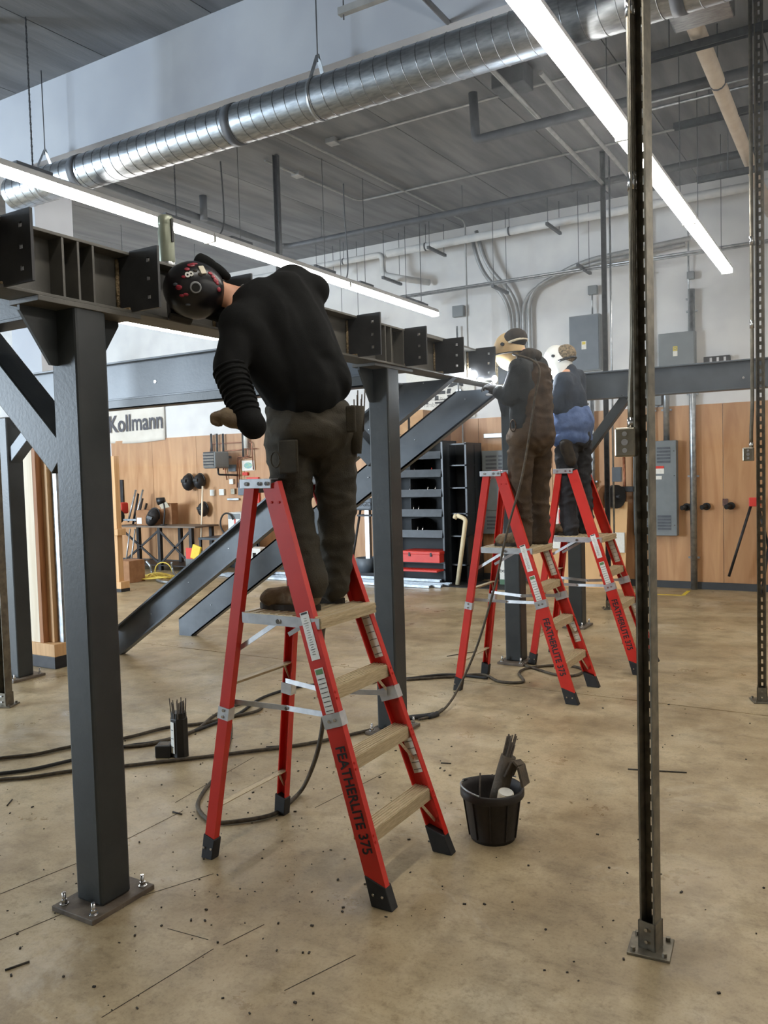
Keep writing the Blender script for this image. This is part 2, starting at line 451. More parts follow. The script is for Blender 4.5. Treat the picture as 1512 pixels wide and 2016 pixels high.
wb = struct(MB().box((X0, WALLY, 0), (X1, WALLY + .2, CZ(WALLY) + .2)).build('wall_back', 'white_paint', origin=(0, WALLY, 0)))
x = -14.0
while x < X1 - 0.2:
    b = min(x + 1.226, X1)
    MB().box((x + .003, WALLY - .022, 0.1), (b - .003, WALLY + .0, 2.6)).build('plywood_panel', 'plywood', wb, bevel=0.002)
    x += 1.226
struct(MB().box((-14.0, WALLY - .035, 0), (X1, WALLY, 0.1)).build('baseboard_back', 'dark_wall'))
dr = struct(MB().box((-19.2, WALLY - .06, 0), (-14.1, WALLY, 2.7)).build('door_1', 'dark_wall'))
for k in range(4):
    MB().box((-19.2 + k * 1.27, WALLY - .085, 0.05), (-19.2 + k * 1.27 + 1.22, WALLY - .06, 1.3)).build('door_panel', 'dark_wall', dr)
    MB().box((-19.2 + k * 1.27, WALLY - .085, 1.36), (-19.2 + k * 1.27 + 1.22, WALLY - .06, 2.65)).build('door_panel', 'dark_wall', dr)
struct(MB().box((X0 - .2, Y0, 0), (X0, WALLY + .2, CZ(WALLY) + .2)).build('wall_left', 'white_paint'))
struct(MB().box((X1, Y0, 0), (X1 + .2, WALLY + .2, CZ(WALLY) + .2)).build('wall_right', 'white_paint'))
WX0, WX1, WZ0, WZ1 = -17.4, -12.6, 1.2, 4.5
mb = MB().box((X0, Y0 - .2, 0), (WX0, Y0, 5.4)).box((WX1, Y0 - .2, 0), (X1, Y0, 5.4))
mb.box((WX0, Y0 - .2, 0), (WX1, Y0, WZ0)).box((WX0, Y0 - .2, WZ1), (WX1, Y0, 5.4))
struct(mb.build('wall_front', 'white_paint'))
wn = struct(MB().box((WX0, Y0 - .12, WZ0), (WX1, Y0 - .05, WZ0 + .06)).box((WX0, Y0 - .12, WZ1 - .06), (WX1, Y0 - .05, WZ1))
            .box((WX0, Y0 - .12, WZ0), (WX0 + .06, Y0 - .05, WZ1)).box((WX1 - .06, Y0 - .12, WZ0), (WX1, Y0 - .05, WZ1)).build('window_1', 'dark_pipe'))
for k in range(1, 4):
    xx = WX0 + (WX1 - WX0) * k / 4
    MB().box((xx - .03, Y0 - .12, WZ0), (xx + .03, Y0 - .05, WZ1)).build('mullion', 'dark_pipe', wn)

# white cross beam under the roof and the column that carries it
BY = 5.0
tb = struct(MB().box((X0, BY, 4.70), (X1, BY + .34, CZ(BY) + .12)).build('trim_1', 'beam_paint'))
CX0, CX1 = -7.05, -6.63
struct(MB().box((CX0, BY - .001, 2.62), (CX1, BY + .42, 4.70)).build('trim_2', 'beam_paint'))
cf = thing('framed_column', 'exposed timber framed column foot on a wood and black curb', 'column', (-6.84, BY + .15, 0))
MB().box((-7.07, BY - .02, 0), (-6.62, BY + .36, 0.115)).build('curb', 'dark_iron', cf, bevel=.004)
MB().box((-7.07, BY - .02, 0.115), (-6.62, BY + .36, 0.235)).build('sole_plate', 'light_wood', cf, bevel=.004)
MB().box((-6.99, BY + .0, 0.235), (-6.85, BY + .05, 2.62)).build('stud', 'pale_wood', cf, bevel=.003)
MB().box((-6.85, BY + .0, 0.235), (-6.80, BY + .14, 2.62)).build('stud', 'brown_wood', cf, bevel=.003)
MB().box((-6.80, BY + .06, 0.235), (-6.72, BY + .16, 2.62)).build('stud', 'light_wood', cf, bevel=.003)
MB().box((-6.71, BY + .10, 0.235), (-6.64, BY + .18, 2.62)).build('stud', 'galv', cf)
MB().box((-7.03, BY + .04, 0.235), (-6.995, BY + .3, 2.62)).build('stud', 'galv', cf)
sb = at(115, 1132, Y=5.5); o = thing('switch_box', 'small grey electrical box with conduits beside the framed timber column', 'electrical box', (sb.x, 5.5, 0))
MB().box((sb.x - .05, 5.45, .95), (sb.x + .08, 5.55, 1.32)).build('box', 'bluegrey', o, bevel=.006)
MB().tube([(sb.x - .02, 5.5, 0.0), (sb.x - .02, 5.5, .96)], .024).build('conduit', 'galv', o)
MB().tube([(sb.x + .045, 5.5, 0.0), (sb.x + .045, 5.5, .96)], .014).build('conduit', 'galv', o)

# ------------------------------------------------------------------ strip lights
LZ = 4.10
def strip_light():
    r = thing('strip_light', '', 'light', (0, 0, 0))
    mb = MB(); prof = [(-.065, .03), (.065, .03), (.055, .075), (.03, .09), (-.03, .09), (-.055, .075)]
    mb.sweep(prof, (0, 0, 0), (0, 2.43, 0), (1, 0, 0), (0, 0, 1)).build('housing', 'white_paint', r)
    MB().sweep([(-.06, .03), (-.055, -.012), (-.03, -.022), (.03, -.022), (.055, -.012), (.06, .03)], (0, .015, 0), (0, 2.415, 0), (1, 0, 0), (0, 0, 1)).build('lamp_lens', 'tube', r)
    for yy in (.006, 2.424):
        MB().box((-.064, yy - .006, -.02), (.064, yy + .006, .034)).build('end_cap', 'white_plastic', r)
    for yy in (.45, 1.98):
        MB().box((-.03, yy - .16, .09), (.03, yy + .16, .115)).build('mounting_bracket', 'dark_pipe', r)
    return r
sl0 = strip_light(); first = True
rows = [(-13.5, 'fourth', 11.0), (-9.48, 'third', 10.6), (-5.58, 'second', 11.08), (-1.49, 'nearest', 10.88), (2.6, 'rightmost', 10.9)]
rowname = {-13.5: 'the far left row beyond the white column', -9.48: 'the row seen low under the main beam', -5.58: 'the long row behind the bent welder', -1.49: 'the bright row crossed by the slotted strut', 2.6: 'the row right of the picture'}
posname = ['end one at back wall of', 'second from back wall in', 'third from back wall in', 'fourth from back wall in', 'fifth from back wall in']
for (lx, nm, yend) in rows:
    for k in range(4 if lx > -2 else 3):
        y = yend - 2.44 * (k + 1)
        r = sl0 if first else copy_tree(sl0); first = False
        r.location = (lx, y, LZ)
        r['label'] = 'strip light, ' + posname[k] + ' ' + rowname[lx]
        r['group'] = 'fluorescent strip lights'
        for yy in (.45, 1.98):
            top = CZ(y + yy)
            if lx == -5.58 and k == 2:
                mb = MB(); zz = LZ + .11; i = 0
                while zz < top:
                    q = [V((0, 0, zz)) + (V((.008 * math.cos(t), 0, .018 * math.sin(t))) if i % 2 else V((0, .008 * math.cos(t), .018 * math.sin(t)))) for t in [j * PI / 3 for j in range(7)]]
                    mb.tube([v + V((lx, y + yy, 0)) for v in q], .0025, 4); zz += .028; i += 1
                mb.build('hanging_chain', 'dark_pipe', r)
            else:
                MB().tube([(lx, y + yy, LZ + .11), (lx, y + yy, top)], .004, 5).build('hanging_rod', 'dark_pipe', r)

# ------------------------------------------------------------------ spiral duct
DY, DZ, DR = 4.84, 4.397, 0.142
d = thing('spiral_duct', 'long round galvanised spiral duct hung below the white beam', 'duct', (-1.2, DY, DZ))
n = 40; mb = MB(); xs = (-6.68, 3.9)
mb.cyl((xs[0], DY, DZ), (xs[1], DY, DZ), DR, n=n, caps=False)
mb.cyl((xs[0] + .01, DY, DZ), (xs[1], DY, DZ), DR - .012, n=n, caps=False).build('shell', 'duct_metal', d)
pts = []; turns = int((xs[1] - xs[0]) / .104)
for k in range(turns * 24 + 1):
    q = 2 * PI * k / 24; pts.append((xs[0] + .104 * k / 24, DY + (DR + .0005) * math.cos(q), DZ + (DR + .0005) * math.sin(q)))
MB().tube(pts, .0035, 4).build('lock_seam', 'duct_shell', d)
for (bx, bw) in ((-5.76, .08), (-4.06, .075), (-.9, .07)):
    MB().lathe([(DR + .001, -bw / 2), (DR + .006, -bw / 2), (DR + .006, bw / 2), (DR + .001, bw / 2)], (bx, DY, DZ), 40, (1, 0, 0)).build('coupling_band', 'dark_pipe', d)
for hx in (-6.24, -3.31, -.4, 2.5):
    top = V((hx, DY, DZ + DR + .16)); mb = MB()
    for sg in (-1, 1):
        a = V((hx, DY + sg * (DR + .003) * math.cos(.9), DZ + (DR + .003) * math.sin(.9)))
        mb.bar(top, a, .03, .004, (0, 0, 1))
    mb.lathe([(DR + .003, -.015), (DR + .005, -.015), (DR + .005, .015), (DR + .003, .015)], (hx, DY, DZ), 32, (1, 0, 0))
    h = mb.build('hanger_strap', 'galv', d)
    MB().tube([top + V((0, 0, -.05)), (hx, DY, CZ(DY))], .005, 6).build('hanger_rod', 'dark_pipe', h)

# ------------------------------------------------------------------ slotted strut posts
def strut_profile(mb, base, h, rot, w_, slots=True, pitch=0.058):
    M = Matrix.Rotation(rot, 3, 'Z'); b = V(base); t = .0035
    def bx(x0, y0, z0, x1, y1, z1):
        mb.obox(b + M @ V(((x0 + x1) / 2, (y0 + y1) / 2, 0)) + V((0, 0, (z0 + z1) / 2)), (x1 - x0, y1 - y0, z1 - z0), M)
    hw = w_ / 2
    bx(-hw, -hw, 0, -hw + t, hw, h); bx(hw - t, -hw, 0, hw, hw, h)                 # sides
    bx(-hw, -hw, 0, -hw + .006, -hw + t, h); bx(hw - .006, -hw, 0, hw, -hw + t, h)  # lips at the open front
    sw = .0068
    bx(-hw + t, hw - t, 0, -sw, hw, h); bx(sw, hw - t, 0, hw - t, hw, h)           # slotted back
    z = 0.0
    if not slots: bx(-sw, hw - t, 0, sw, hw, h)
    while slots and z < h:
        bx(-sw, hw - t, z, sw, hw, min(z + pitch * .45, h)); z += pitch
    return M
def strut_post(base, rot, label, w_=.046, mat='strut_metal', h=None, plate=True, slots=True):
    r = thing('strut_post', label, 'post', base)
    b = V(base); h = h or CZ(b.y)
    mb = MB(); M = strut_profile(mb, b + V((0, 0, .02)), h - .02, rot, w_, slots); mb.build('slotted_channel', mat, r)
    if plate:
        s = .075
        MB().obox(b + V((0, 0, .005)), (2 * s, 2 * s, .01), Matrix.Rotation(rot + .3, 3, 'Z')).build('base_plate', 'strut_metal', r, bevel=.002)
        mb = MB(); hw = w_ / 2 + .005
        for (x0, y0, x1, y1) in ((-hw, -hw, -hw + .005, hw), (hw - .005, -hw, hw, hw), (-hw, hw - .005, hw, hw), (-hw, -hw, hw, -hw + .005)):
            mb.obox(b + M @ V(((x0 + x1) / 2, (y0 + y1) / 2, .06)), (x1 - x0, y1 - y0, .1), M)
        sk = mb.build('socket', 'strut_metal', r)
        for i in (-1, 1):
            for j in (-1, 1):
                p = b + Matrix.Rotation(rot + .3, 3, 'Z') @ V((i * .055, j * .055, 0))
                MB().cyl(p + V((0, 0, .008)), p + V((0, 0, .024)), .009, n=6, smooth=False).build('bolt', 'strut_metal', r)
        p = b + M @ V((0, -hw, 0))
        for zz in (.04, .085): MB().cyl(p + V((0, 0, zz)), p + M @ V((0, -.008, 0)) + V((0, 0, zz)), .007, n=6, smooth=False).build('bolt', 'chrome', r)
    return r
def conduit_box(base, off, ztop, size, label, bent=0.0):
    """A steel junction box with the conduit that comes down to it."""
    b = V(base) + V(off); r = thing('junction_box', label, 'electrical box', (b.x, b.y, ztop - size[2]))
    zb = ztop - size[2]
    o = MB().box((b.x - size[0] / 2, b.y - size[1] / 2, zb), (b.x + size[0] / 2, b.y + size[1] / 2, ztop)).build('box', 'chrome_box', r, bevel=.006)
    for i in range(3):
        zz = zb + size[2] * (.22 + .28 * i)
        for (px_, ax) in (((b.x, b.y - size[1] / 2, zz), (0, -1, 0)),):
            MB().cyl(px_, V(px_) + V(ax) * .003, min(size[0], size[2]) * .12 if i != 1 else min(size[0], size[2]) * .16, n=16).build('knockout', 'chrome', r)
    cx = b.x + size[0] * .25
    MB().cyl((cx, b.y, ztop), (cx, b.y, ztop + .035), .016, n=12).build('connector', 'chrome', r)
    MB().tube(round_path([(cx, b.y, ztop + .02), (cx, b.y, ztop + .12), (cx + bent, b.y, ztop + .3), (cx + bent, b.y, CZ(b.y))], .1), .0135, 10).build('conduit', 'strut_metal', r)
    for zz in (3.35, 2.75):
        MB().cyl((cx + bent, b.y, zz), (cx + bent, b.y, zz + .06), .0165, n=10).build('coupling', 'chrome', r)
    return r
pm('chrome_box', C(132, 126, 112), C(158, 150, 134), 12, 0.28, 0.9)

strut_post((-.69, 3.0, 0), math.radians(-12), 'tall slotted steel strut post nearest the camera on a bolted plate', w_=.056)
conduit_box((-.69, 3.0, 0), (-.062, -.005, 0), 1.915, (.075, .055, .105), 'shiny junction box on the nearest slotted strut, conduit rising above', .012)
strut_post((-.68, 6.57, 0), math.radians(4), 'slotted steel strut post at the right edge of the picture', w_=.06)
conduit_box((-.68, 6.57, 0), (-.082, -.01, 0), 1.885, (.075, .05, .1), 'small junction box on the strut at the right edge', .01)
strut_post((-2.78, 10.1, 0), math.radians(10), 'dark strut post standing between the far ladder and the back wall', w_=.06, mat='strut_dark', slots=False)
mb = MB().tube([(-2.70, 10.09, .95), (-2.70, 10.09, CZ(10.1))], .012, 8)
o = thing('junction_box', 'little grey box on conduit beside the far dark strut post', 'electrical box', (-2.68, 10.09, 1.55)); mb.build('conduit', 'galv', o)
MB().box((-2.71, 10.06, 1.58), (-2.6, 10.12, 1.76)).build('box', 'bluegrey', o, bevel=.004)
strut_post((-5.93, 7.75, 0), math.radians(8), 'dark strut post hung from the roof behind the bent welder', w_=.06, mat='strut_dark', slots=False)
strut_post((-5.93, 3.99, 0), math.radians(8), 'strut post cut by the left edge of the picture', w_=.07)

# ------------------------------------------------------------------ painted steel frame
PX = -2.79                       # line of the main row of posts
BZ0, BZ1 = 2.487, 2.742          # bottom and top of the main beam
def anchor(r, x, y, z0):
    b = MB().cyl((x, y, z0), (x, y, z0 + .05), .008, n=10).build('anchor_bolt', 'chrome', r)
    MB().cyl((x, y, z0), (x, y, z0 + .004), .018, n=14).build('washer', 'chrome', b)
    MB().cyl((x, y, z0 + .004), (x, y, z0 + .02), .0135, n=6, smooth=False).build('nut', 'chrome', b)
def steel_post(x, y, label, top=BZ0, gus=True, hw=.0775, mat='steel_paint'):
    r = thing('steel_post', label, 'post', (x, y, 0))
    MB().box((x - hw, y - hw, .022), (x + hw, y + hw, top)).build('tube', mat, r, bevel=.012)
    MB().box((x - .125, y - .165, 0), (x + .125, y + .165, .022)).build('base_plate', 'rusty_plate', r, bevel=.003)
    for i in (-1, 1):
        for j in (-1, 1): anchor(r, x + i * .09, y + j * .13, .022)
    if gus:
        for sg in (-1, 1):
            y0 = y + sg * hw
            poly = [(0, top - .24), (0, top - .02), (.165, top - .02), (.165, top - .04), (.035, top - .24)]
            mb = MB(); mb.sweep([(a * sg, b) for a, b in poly], (x - .05, y0, 0), (x - .035, y0, 0), (0, 1, 0), (0, 0, 1)).build('gusset', 'steel_paint', r)
        MB().box((x - .088, y - .25, top - .02), (x + .088, y + .26, top)).build('cap_plate', 'beam_steel', r, bevel=.002)
    return r
steel_post(PX, 2.285, 'thick grey steel post in the left foreground with bolted base plate')
steel_post(PX - .03, 4.79, 'grey steel post just behind the nearest ladder', top=BZ0)
steel_post(PX, 7.02, 'grey steel post seen under the middle ladder platform')
steel_post(PX, 8.86, 'grey steel post behind the farthest ladder', top=BZ0)
steel_post(-6.64, 4.63, 'dark steel post at the left edge of the picture', top=2.36, gus=False)

mbm = thing('main_beam', 'long dark steel beam with welded end plates, carried by the posts', 'beam', (PX, 3.5, BZ0))
YA, YB = .6, 8.95
MB().box((PX - .006, YA, BZ0 + .013), (PX + .006, YB, BZ1 - .013)).build('web', 'beam_steel', mbm)
MB().box((PX - .085, YA, BZ1 - .013), (PX + .085, YB, BZ1)).build('top_flange', 'beam_steel', mbm, bevel=.002)
MB().box((PX - .085, YA, BZ0), (PX + .085, YB, BZ0 + .013)).build('bottom_flange', 'beam_steel', mbm, bevel=.002)
for y in (2.16, 2.233, 2.306, 4.64, 4.715, 4.88, 6.95, 7.09):
    MB().box((PX + .006, y - .005, BZ0 + .013), (PX + .083, y + .005, BZ1 - .013)).build('stiffener', 'beam_steel', mbm)
TX = PX + .25
for k, y in enumerate((1.30, 1.90, 2.50, 3.10, 3.70, 4.30, 4.88 + .02, 5.48, 6.07, 6.68, 7.28, 7.88, 8.48)):
    z0, z1, x0, xh, hs = BZ0 + .014, BZ1 + .002, PX + .006, TX - .055, .009
    mb = MB(); t = .006
    zo, zt = BZ0 + .004, BZ1 + .004                       # the free part outside the flanges is as deep as the beam
    mb.box((x0, y - t, z0), (PX + .086, y + t, BZ1 - .014))
    mb.box((PX + .086, y - t, zo), (xh - hs, y + t, zt)).box((xh + hs, y - t, zo), (TX, y + t, zt))
    zc = [zo] + [zo + (zt - zo) * q for q in (.2, .5, .8)] + [zt]
    for i in range(4):
        mb.box((xh - hs, y - t, zc[i] + (hs if i else 0)), (xh + hs, y + t, zc[i + 1] - (hs if i < 3 else 0)))
    tbp = mb.build('shear_tab', 'tab_steel', mbm)
    mb = MB().tube([(PX + .012, y - t - .004, BZ0 + .02), (PX + .012, y - t - .004, BZ1 - .02)], .009, 6)
    mb.tube([(PX + .012, y - t - .004, BZ0 + .02), (PX + .082, y - t - .004, BZ0 + .018)], .006, 6).build('weld_bead', 'weld_bead', tbp)
MB().bar((PX - .02, 5.25, BZ1 + .025), (PX - .02, 6.0, BZ1 + .025), .01, .05).bar((PX + .02, 5.25, BZ1 + .006), (PX + .02, 6.0, BZ1 + .006), .08, .01).build('angle_clip', 'beam_steel', mbm)
MB().box((PX - .05, 6.12, BZ1), (PX + .12, 6.42, BZ1 + .01)).build('loose_plate', 'tab_steel', mbm)
# the welding arc, the glowing seam and its sparks
for nm, c, r_ in (('arc_glow', (TX - .0, 6.045, BZ0 + .0), .022), ('arc_glow', (TX - .13, 6.045, BZ0 + .008), .012), ('arc_glow', (PX + .06, 6.05, BZ0 + .055), .02)):
    MB().ell(c, (r_, r_, r_ * 1.3)).build(nm, 'arc', mbm)
MB().tube([(PX + .09, 6.062, BZ0 + .004), (TX - .01, 6.062, BZ0 + .004)], .005, 6).build('hot_seam', 'arc', mbm)
MB().tube([(PX + .03, 6.062, BZ0 + .03), (PX + .03, 6.062, BZ0 + .1)], .006, 6).build('hot_seam', 'arc', mbm)
def arc_light(nm, loc, e):
    l = bpy.data.lights.new(nm, 'POINT'); l.energy = e; l.color = (.8, .9, 1); l.shadow_soft_size = .02
    o = bpy.data.objects.new(nm, l); o.location = loc; COL.objects.link(o)
arc_light('welding_arc_light', (TX - .01, 6.12, BZ0 - .01), 26)
arc_light('welding_arc_light_far', (PX + .12, 7.16, BZ0 + .06), 30)

def ibeam(name, label, p0, p1, z0, z1, fw=.13, lip=0.0, mat='blue_steel'):
    """Cross beam along X between p0 and p1 (x,y)."""
    r = thing(name, label, 'beam', ((p0[0] + p1[0]) / 2, p0[1], z0)); y = p0[1]
    MB().box((p0[0], y - .006, z0 + .012), (p1[0], y + .006, z1 - .012)).build('web', mat, r)
    MB().box((p0[0], y - fw / 2, z1 - .014), (p1[0], y + fw / 2, z1)).build('top_flange', mat, r, bevel=.002)
    MB().box((p0[0], y - fw / 2, z0), (p1[0], y + fw / 2, z0 + .014)).build('bottom_flange', mat, r, bevel=.002)
    if lip:
        MB().box((p0[0], y - fw / 2 + .004, z0 - lip), (p1[0], y - fw / 2 + .014, z0)).build('edge_angle', 'steel_paint', r)
        MB().box((p0[0], y - fw / 2 + .004, z0 - lip), (p1[0], y + fw / 2, z0 - lip + .01)).build('lower_plate', 'steel_paint', r)
    for k in range(int((p1[0] - p0[0]) / 1.1)):
        MB().cyl((p0[0] + .6 + k * 1.1, y - .007, (z0 + z1) / 2 - .03), (p0[0] + .6 + k * 1.1, y - .011, (z0 + z1) / 2 - .03), .012, n=12).build('bolt', 'chrome', r)
    return r
ibeam('cross_beam', 'blue-grey steel cross beam running behind the bent welder', (-6.64, 4.78), (PX - .09, 4.78), 2.43, 2.745, lip=.07)
ibeam('cross_beam', 'blue-grey steel cross beam crossing in front of the back wall at right', (PX + .02, 8.86), (X1 - .05, 8.86), 2.50, 2.79, fw=.15)
ibeam('cross_beam', 'dark cross beam stub at the upper left edge below the main beam end', (-6.6, 2.28), (PX - .09, 2.28), 2.46, 2.74, mat='steel_paint')

def brace(label, a, b, y, s=.1, mat='steel_paint'):
    a, b = V((a[0], y, a[1])), V((b[0], y, b[1]))
    mb = MB().bar(a, b, s, s, (0, 1, 0)); o = mb.build('diagonal_brace', mat, bevel=.006)
    return tag(o, label, 'brace')
brace('dark diagonal brace rising left from the foreground post', (-2.86, 1.86), (-3.5, 2.46), 2.285, .14)
brace('diagonal brace rising left from the post behind the nearest ladder', (-2.88, 1.86), (-3.42, 2.40), 4.79, .12, 'blue_steel')
brace('diagonal brace rising right from the post at the left edge', (-6.62, 1.98), (-6.12, 2.36), 4.63, .11, 'blue_steel')
brace('diagonal brace rising right beside the farthest welder', (-2.72, 1.86), (-2.22, 2.50), 8.86, .1)

def stringer(label, y, sgn, xl, zl):
    """Channel stair stringer: plumb cut at its foot, level cuts on the floor and under the beam; toes point to sgn*Y."""
    sl, vh, d_, ztop = .652, .312, .075, BZ0 - .002
    zt = lambda x_: zl + sl * (x_ - xl)                        # upper edge
    x1_, x2_, x3_ = xl + (ztop - zl) / sl, xl + (ztop + vh - zl) / sl, xl + (vh - zl) / sl
    r = thing('stair_stringer', label, 'stringer', (xl, y, 0), 'stair stringers')
    out = [(xl, 0), (x3_, 0), (x2_, ztop), (x1_, ztop), (xl, zl)]
    MB().sweep(out, (0, y, 0), (0, y + sgn * .01, 0), (1, 0, 0), (0, 0, 1)).build('web', 'blue_steel', r)
    u = V((-sl, 0, 1)).normalized() * .016
    for (a, b, q) in (((xl, zl), (x1_, ztop), -1), ((x3_, 0), (x2_, ztop), 1)):
        a, b = V((a[0], y, a[1])), V((b[0], y, b[1])); c_, d2 = a + u * q, b + u * q
        if c_.z < 0: c_.z = 0
        vs = [a, b, d2, c_]; vs = vs + [v + V((0, sgn * d_, 0)) for v in vs]
        MB().add(vs, [(0, 1, 2, 3), (7, 6, 5, 4), (0, 4, 5, 1), (1, 5, 6, 2), (2, 6, 7, 3), (3, 7, 4, 0)]).build('flange', 'blue_steel', r)
    for k in range(7):
        xx = xl + .5 + .52 * k; c = V((xx, y, zt(xx) - vh * .45))
        MB().cyl(c + V((0, -.012, 0)), c + V((0, .002, 0)), .0045, n=8).build('bolt_hole', 'alu', r)
    return r
stringer('nearer steel stair stringer, its channel toes facing the camera', 5.76, -1, -6.64, .25)
stringer('farther steel stair stringer, its flat back facing the camera', 6.70, 1, -6.72, .19)

th = thing('thermos_bottle', 'olive green steel thermos bottle standing on the main beam', 'bottle', (PX, 2.80, BZ1))
TP = V((PX + .0, 2.80, BZ1 + .0))
MB().lathe([(0, 0), (.034, 0), (.036, .005), (.036, .03)], TP, 20).build('steel_foot', 'chrome', th)
MB().lathe([(.036, .03), (.0375, .035), (.0375, .17), (.035, .185), (.035, .20)], TP, 20).build('body', 'thermos_green', th)
MB().lathe([(.035, .2), (.036, .205), (.036, .235), (.03, .243), (0, .243)], TP, 20).build('lid', 'thermos_green', th)
MB().bar(TP + V((.04, 0, .12)), TP + V((.04, 0, .225)), .012, .006, (1, 0, 0)).build('handle', 'black_plastic', th)

# ------------------------------------------------------------------ platform ladders
def make_ladder():
    r = thing('platform_ladder', '', 'ladder')
    YBt, YTp, ZT = .294, .195, 1.755
    def rail_pt(xb, xt, z, sg):
        t = (z - .0) / ZT
        return V((xb + (xt - xb) * t, sg * (YBt + (YTp - YBt) * t), z))
    FB, FT, RB, RT = .475, -.112, -.478, -.222           # x of the front and rear rail lines at floor and top
    def rail(nm, xb, xt, sg, wd, dp, z0, z1):
        p0, p1 = rail_pt(xb, xt, z0, sg), rail_pt(xb, xt, z1, sg)
        a = (p1 - p0).normalized(); u = V((a.z, 0, -a.x)).normalized(); t = .006
        poly = [(-wd / 2, 0), (wd / 2, 0), (wd / 2, dp), (wd / 2 - t, dp), (wd / 2 - t, t), (-wd / 2 + t, t), (-wd / 2 + t, dp), (-wd / 2, dp)]
        o = MB().sweep(poly, p0, p1, u, (0, -sg, 0)).build(nm, 'red_fibre', r)
        return p0, p1, a, u, o
    for sg in (-1, 1):
        p0, p1, a, u, fr = rail('front_rail', FB, FT, sg, .088, .032, .075, 1.74)
        q0, q1, b, v, rr = rail('rear_rail', RB, RT, sg, .056, .036, .075, 1.735)
        yv = V((0, -sg, 0))
        # rubber feet
        for (xb, xt, wd, aa) in ((FB, FT, .1, a), (RB, RT, .066, b)):
            e0, e1 = rail_pt(xb, xt, 0, sg), rail_pt(xb, xt, .105, sg)
            h = wd / 2
            mb = MB(); vs = []
            for p, zz in ((e0, 0), (e1, .105)):
                for (i, j) in ((-h, -.005), (h, -.005), (h, .045), (-h, .045)):
                    vs.append(V((p.x + i, p.y - sg * j, zz + (0 if zz == 0 else -i * .3))))
            f = mb.add(vs, [(3, 2, 1, 0), (4, 5, 6, 7), (0, 1, 5, 4), (1, 2, 6, 5), (2, 3, 7, 6), (3, 0, 4, 7)]).build('rubber_foot', 'rubber', r, bevel=.004)
            for i in (-.022, .022):
                c = e0.lerp(e1, .5) + V((i, sg * .006, 0)); MB().cyl(c, c + V((0, sg * .004, 0)), .006, n=8).build('rivet', 'chrome', f)
        # top bracket with bolts
        c = V((-.185, sg * (YTp + .004), 1.743))
        tb_ = MB().box((c.x - .09, min(c.y, c.y + sg * .006), 1.722), (c.x + .088, max(c.y, c.y + sg * .006), 1.765)).box((c.x - .09, min(c.y, c.y - sg * .05), 1.76), (c.x + .088, max(c.y, c.y - sg * .05), 1.765)).build('top_bracket', 'alu', r, bevel=.002)
        for i in (-.05, .025, .066):
            k = c + V((i, sg * .006, 0)); MB().cyl(k, k + V((0, sg * .006, 0)), .009, n=10).build('bolt', 'chrome', tb_)
        # rivets at the rail head
        for i in (-.02, .022):
            k = rail_pt(FB, FT, 1.66, sg) + V((i, sg * .001, 0)); MB().cyl(k, k + V((0, sg * .003, 0)), .006, n=8).build('rivet', 'red_fibre', fr)
        # mid collars and spreader
        for (xb, xt, wd, zc, nm) in ((FB, FT, .096, .735, 'front_collar'), (RB, RT, .064, .69, 'rear_collar')):
            e0, e1 = rail_pt(xb, xt, zc - .028, sg), rail_pt(xb, xt, zc + .028, sg); aa = (e1 - e0).normalized(); uu = V((aa.z, 0, -aa.x)).normalized()
            poly = [(-wd / 2, -.004), (wd / 2, -.004), (wd / 2, .04), (-wd / 2, .04)]
            cl_ = MB().sweep(poly, e0, e1, uu, yv).build(nm, 'alu', r)
            for i in (-.015, .015):
                k = e0.lerp(e1, .5) + (uu * i if nm[0] == 'f' else aa * i) + V((0, sg * .004, 0)); MB().cyl(k, k + V((0, sg * .004, 0)), .007, n=8).build('bolt', 'chrome', cl_)
        s0 = rail_pt(RB, RT, .735, sg) + yv * .045; s1 = rail_pt(FB, FT, .74, sg) + yv * .045
        md = s0.lerp(s1, .48) + V((0, -sg * .05, -.012))
        sp = MB().bar(s0, md, .004, .024).bar(md, s1, .004, .024).build('spreader_bar', 'alu', r)
        MB().cyl(md + V((0, -.01, 0)), md + V((0, .01, 0)), .008, n=8).build('hinge_pin', 'chrome', sp)
        # platform link
        s0 = V((-.06, sg * .225, 1.135)); s1 = rail_pt(RB, RT, .975, sg) + yv * .04
        lk = MB().bar(s0, s1, .005, .022).build('platform_link', 'alu', r)
        MB().cyl(s0 + V((0, -.01, 0)), s0 + V((0, .01, 0)), .011, n=10).build('pivot', 'chrome', lk)
        # knee braces under the steps
        for zs in (.30, .585, .87):
            k0 = rail_pt(FB, FT, zs - .16, sg) + yv * .01; k1 = rail_pt(FB, FT, zs - .03, sg) + yv * .1
            MB().bar(k0, k1, .014, .003, (1, 0, 0)).build('knee_brace', 'step_alu', r)
        for zs in (.245, .83):
            k0 = rail_pt(RB, RT, zs - .09, sg) + yv * .012; k1 = rail_pt(RB, RT, zs, sg) + yv * .07
            MB().bar(k0, k1, .012, .003, (1, 0, 0)).build('knee_brace', 'step_alu', r)
    # steps
    for zs in (.30, .585, .87):
        pa, pb = rail_pt(FB, FT, zs, -1), rail_pt(FB, FT, zs, 1)
        st = MB()
        prof = [(-.045, .0), (.045, .0), (.045, -.055), (.041, -.055), (.041, -.006), (-.041, -.006), (-.041, -.05), (-.045, -.05)]
        st.sweep(prof, pa + V((0, .008, 0)), pb + V((0, -.008, 0)), (1, 0, 0), (0, 0, 1))
        so = st.build('step', 'step_alu', r)
        for k in range(6):
            xx = -.038 + k * .0152
            MB().bar(pa + V((xx, .01, .0015)), pb + V((xx, -.01, .0015)), .005, .003).build('tread_rib', 'step_alu', so)
